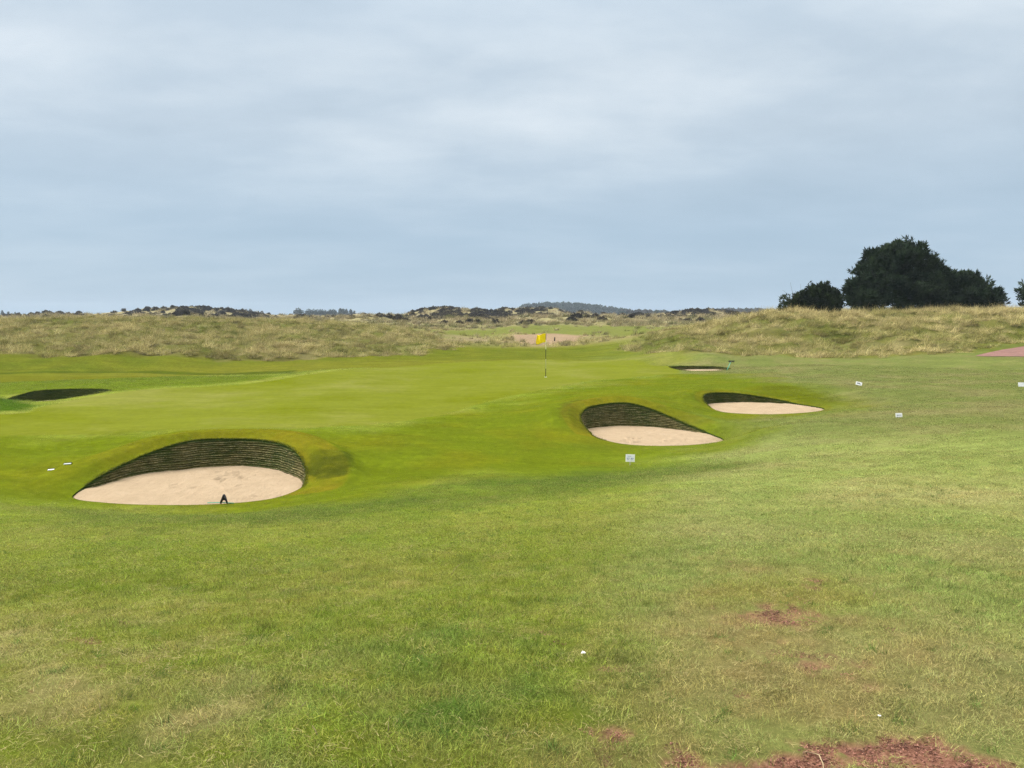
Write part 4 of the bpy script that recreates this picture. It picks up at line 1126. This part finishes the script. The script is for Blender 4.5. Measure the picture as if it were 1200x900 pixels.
def far_tree(px, topy, Y, kind, wide, label, group, name='pine_tree'):
    x, y = A(px, Y); z = Hs(x, y)
    h = P(px, topy, Y)[2] - z
    o = link(bpy.data.objects.new(name, random.choice(FM[kind]))); o.location = (x, y, z - .2); o.scale = (h * wide, h * wide, h); o.rotation_euler.z = random.uniform(0, 6)
    tag(o, label, 'tree', group); return o
lab = {'a': ('far dark tree in the left group breaking the skyline beside the ridge', 'skyline trees right of the left dune ridge'),
       'b': ('hazy tree of the row on the skyline left of the photo centre', 'row of hazy skyline trees'),
       'c': ('one of three small trees on the skyline at the left edge', 'three skyline trees at the left edge'),
       'd': ('hazy conifer in the short row behind the dark scrub hill', 'conifers behind the dark scrub hill')}
for px, ty in ((3, 363.8), (10, 365), (18, 365.6)): far_tree(px, ty, 850, 'cone', .75, *lab['c'])
for px, ty in ((248, 361.5), (253, 362), (258, 362), (262, 363.2), (272, 363.5), (277, 363.5), (284, 362), (289, 362.8), (294, 362.5), (303, 364.5), (307, 364.5)):
    far_tree(px, ty, 760, random.choice(('cone', 'bare')), .7, *lab['a'])
o_ = far_tree(350, 361.0, 800, 'round', 1.1, 'hazy dome shaped tree standing alone left of the skyline row', None)
for px, ty in ((339, 368), (362, 362), (367, 361.8), (372, 362.6), (377, 362), (382, 363), (387, 362.3), (391, 362.2), (399, 361.5), (402, 362), (406, 362), (411, 362.5), (415, 364)):
    far_tree(px, ty, 800, 'round' if px < 395 else 'cone', .8, *lab['b'])
for px, ty in ((524, 362), (545, 361.5), (548, 361), (552, 362), (557, 361.5), (563, 362.5), (567, 362.5), (571, 362.5), (576, 361.8), (581, 362.6)):
    far_tree(px, ty, 800, 'cone', .7, *lab['d'])

def wood(name, n_, pts, Y0, Y1, kinds, label):
    pts = np.array(pts, float)
    px = rng.uniform(pts[0, 0], pts[-1, 0], n_); Y = rng.uniform(Y0, Y1, n_)
    x, y = np.array([A(p, q) for p, q in zip(px, Y)]).T
    z = H0(x, y) - .3
    ty = np.interp(px, pts[:, 0], pts[:, 1]) + rng.uniform(-1.6, 3.2, n_)
    h = np.maximum(EYE + (370.2 - ty) / F * Y - z, 3)
    vs = []
    for k in kinds:
        for me in FM[k]: vs.append(bpy.data.objects.new('wood_tree', me))
    scatter(name, np.stack([x, y, z], 1), rots(n_), h, np.full((n_, 3), .1), np.zeros(n_), vs, label, 'wood')
wood('distant_wood', 300, [(608, 361), (616, 358), (640, 356), (665, 356), (690, 358), (705, 359.5), (720, 361.5), (736, 364)], 1000, 1250, ('cone', 'cone', 'round'), 'hazy blue conifer wood on the skyline behind the flag')
wood('distant_wood', 420, [(728, 364), (745, 364.5), (790, 365.5), (820, 364), (860, 363), (900, 363.5), (925, 364)], 700, 950, ('bare', 'bare', 'round'), 'hazy line of bare trees on the skyline between wood and pines')
wood('distant_wood', 160, [(425, 371), (460, 370), (500, 369), (590, 368), (612, 367)], 900, 1200, ('bare', 'round'), 'low hazy tree line showing between the far dunes')

# scrub on the far dunes
def bush_mesh(name, mat, n_=260):
    lob = [(0, 0, .25, .5, .4, .32), (.35, .05, .2, .35, .3, .25), (-.35, 0, .2, .35, .3, .25), (.05, .1, .4, .3, .3, .22)]
    return crown_mesh(name, lob, n_, .13, mat, nblade=8, width=.5, spread=.7, up=.4, inner=.5)
BUSH = [bush_mesh('gorse_bush', M_GORSE) for _ in range(3)]
def scrub():
    n_ = 30000
    px = rng.uniform(-60, 960, n_); Y = rng.uniform(180, 335, n_)
    x, y = np.array([A(p, q) for p, q in zip(px, Y)]).T
    g = fbm(x / 13, y / 13, 4, 46) + .25 * fbm(x / 4, y / 4, 2, 47)
    bands = np.interp(px, [-60, 140, 160, 290, 320, 470, 488, 565, 575, 665, 680, 770, 790, 860, 900], [.0, .1, .55, .5, .06, .03, .95, .95, .4, .5, .08, .08, .65, .6, .08])
    bands *= sstep(230, 270, Y)
    k = rng.uniform(0, 1, n_) < np.clip(sstep(.2, .55, g) * .3 + bands * sstep(-.15, .25, g), 0, 1)
    x, y, px = x[k], y[k], px[k]
    c = np.full((len(x), 3), .1)
    scatter('dune_scrub', np.stack([x, y, zH(x, y) - .1], 1), rots(len(x)), rng.uniform(.7, 2.1, len(x)), c, np.zeros(len(x)), [bpy.data.objects.new('scrub_bush', b) for b in BUSH],
            'dark heather and gorse scrub patching the far sandy dunes', 'scrub')
scrub()
for px, Y, w, ty, lab_ in ((88, 236, 3.0, 366.8, 'darkest domed gorse bush on the far dunes at left'), (102, 238, 6.2, 369.6, 'long low gorse bush right of the darkest domed bush'), (560, 240, 5.2, 367.5, 'dark round gorse bush on the dune left of the flag'), (592, 236, 7.5, 371, 'long dark gorse bush right of the round dark bush'),
                         (655, 232, 5.6, 369.5, 'grey purple heather bush on the dune above the flag'), (346, 150, 2.2, 378, 'small dark bush on the crest behind the left dune'), (357, 152, 1.4, 378.5, 'smaller dark bush beside the one on the left dune crest'), (700, 215, 4.0, 372.5, 'low dark bush on the links right of the flag')):
    x, y = A(px, Y); z = Hs(x, y) - .1; h = max(P(px, ty, Y)[2] - z, .8)
    o = link(bpy.data.objects.new('gorse_bush', random.choice(BUSH))); o.location = (x, y, z); o.scale = (w, w * .7, h * 1.45); tag(o, lab_, 'bush', 'single dark bushes on the far dunes')

# ------------------------------------------------------------------ air
def haze():
    mb = MB(); mb.box((0, 0, 10.5), (3040, 3040, 33)); 
    m = bpy.data.materials.new('hazy_air'); m.use_nodes = True; nt = m.node_tree; nt.nodes.clear()
    out = nt.nodes.new('ShaderNodeOutputMaterial'); v = nt.nodes.new('ShaderNodeVolumePrincipled')
    v.inputs['Color'].default_value = (.72, .84, .98, 1); v.inputs['Density'].default_value = .00022; v.inputs['Anisotropy'].default_value = .0
    nt.links.new(v.outputs[0], out.inputs['Volume'])
    o = mb.build('haze', m); tag(o, 'thin blue haze filling the air over the links', 'haze', kind='stuff')
HAZE = True
if HAZE: haze()

# ------------------------------------------------------------------ sky, sun, camera
SUN_EL, SUN_AZ = math.radians(46), math.radians(-72)      # azimuth from +Y towards +X
w = bpy.data.worlds.new('World'); scene.world = w; w.use_nodes = True
nt = w.node_tree; nt.nodes.clear()
out = nt.nodes.new('ShaderNodeOutputWorld'); bg = nt.nodes.new('ShaderNodeBackground')
sky = nt.nodes.new('ShaderNodeTexSky'); sky.sky_type = 'NISHITA'; sky.sun_disc = False; sky.sun_elevation = SUN_EL; sky.sun_rotation = SUN_AZ
tc = nt.nodes.new('ShaderNodeTexCoord').outputs['Generated']
sx = nt.nodes.new('ShaderNodeSeparateXYZ'); nt.links.new(tc, sx.inputs[0])
zc = math_(nt, 'MAXIMUM', sx.outputs['Z'], 0.0)
den = math_(nt, 'ADD', zc, .16)
cv = nt.nodes.new('ShaderNodeCombineXYZ')
nt.links.new(math_(nt, 'DIVIDE', sx.outputs['X'], den), cv.inputs[0]); nt.links.new(math_(nt, 'DIVIDE', sx.outputs['Y'], den), cv.inputs[1])
n_big = noise(nt, .55, 5, .52, mapping(nt, cv.outputs[0], (.8, 1.15, 1)), .1)
n_mid = noise(nt, 1.7, 6, .55, mapping(nt, cv.outputs[0], (.85, 1.15, 1)), .15)
n_fine = noise(nt, 5.2, 6, .6, mapping(nt, cv.outputs[0], (.8, 1.2, 1)), .2)
cl = math_(nt, 'ADD', math_(nt, 'ADD', math_(nt, 'MULTIPLY', n_big, .68), math_(nt, 'MULTIPLY', n_mid, .30)), math_(nt, 'MULTIPLY', math_(nt, 'SUBTRACT', n_fine, .4), .05))
cl = math_(nt, 'SUBTRACT', cl, math_(nt, 'MULTIPLY', sx.outputs['X'], .035))
K_ = 10.0            # the background strength is 0.1
cloud = ramp(nt, cl, [(.36, (.43, .525, .615)), (.47, (.505, .60, .69)), (.54, (.595, .68, .755)), (.64, (.73, .795, .85))])
low = ramp(nt, zc, [(0.0, (1, 1, 1)), (.10, (.85, .85, .85)), (.22, (0, 0, 0))])
cloud = mix(nt, cloud, (.345, .48, .615), math_(nt, 'MULTIPLY', low, .8))
lift = ramp(nt, zc, [(0.0, 1 / 8), (.30, 1.0 / 8), (.52, 1.2 / 8), (.70, 2.6 / 8), (1.0, 3.3 / 8)])   # overcast: brightest overhead, lifted out of view to light the ground
cloud = mix(nt, cloud, (.70, .69, .66), ramp(nt, zc, [(.5, 0.0), (.7, 1.0)]))                    # neutral tint added overhead, out of view, for the ground light
cloud = mix(nt, cloud, lift, 1.0, 'MULTIPLY')
dp = nt.nodes.new('ShaderNodeVectorMath'); dp.operation = 'DOT_PRODUCT'; nt.links.new(tc, dp.inputs[0])
dp.inputs[1].default_value = (math.sin(SUN_AZ) * math.cos(SUN_EL), math.cos(SUN_AZ) * math.cos(SUN_EL), math.sin(SUN_EL))
glow = ramp(nt, dp.outputs['Value'], [(.80, 0.0), (.90, .35), (1.0, 1.0)])                              # glow added round the unseen sun, out of view, for directional light
cloud = mix(nt, cloud, (1.15, 1.1, 1.02), glow)
sc_ = nt.nodes.new('ShaderNodeVectorMath'); sc_.operation = 'SCALE'; sc_.inputs['Scale'].default_value = 8 * K_; nt.links.new(cloud, sc_.inputs[0])
skc = mix(nt, sky.outputs[0], sc_.outputs[0], .93)
nt.links.new(skc, bg.inputs['Color']); bg.inputs['Strength'].default_value = .1
nt.links.new(bg.outputs[0], out.inputs['Surface'])

sl = bpy.data.lights.new('sun', 'SUN'); sl.energy = 1.5; sl.angle = math.radians(25); sl.color = (1, .96, .9)
so = link(bpy.data.objects.new('sun', sl))
from mathutils import Vector
dirv = Vector((math.sin(SUN_AZ) * math.cos(SUN_EL), math.cos(SUN_AZ) * math.cos(SUN_EL), math.sin(SUN_EL)))
so.rotation_euler = dirv.to_track_quat('Z', 'Y').to_euler(); so.location = dirv * 60

cam = bpy.data.cameras.new('camera'); cam.sensor_fit = 'HORIZONTAL'; cam.sensor_width = 36; cam.lens = 36 * F / 1200
cam.clip_start = .05; cam.clip_end = 9000
co = link(bpy.data.objects.new('camera', cam)); co.location = (0, 0, EYE); co.rotation_euler = (math.pi / 2 - PITCH, 0, 0)
scene.camera = co

scene.view_settings.view_transform = 'Standard'; scene.view_settings.look = 'None'; scene.view_settings.gamma = 1; scene.view_settings.exposure = .18
scene.view_settings.use_curve_mapping = False
cy = scene.cycles
cy.max_bounces = 5; cy.diffuse_bounces = 3; cy.glossy_bounces = 2; cy.transmission_bounces = 2; cy.volume_bounces = 0; cy.transparent_max_bounces = 4
cy.sample_clamp_indirect = .8; cy.sample_clamp_direct = 2.5
cy.use_denoising = True; cy.denoiser = 'OPENIMAGEDENOISE'; cy.denoising_prefilter = 'NONE'; cy.denoising_input_passes = 'RGB_ALBEDO_NORMAL'
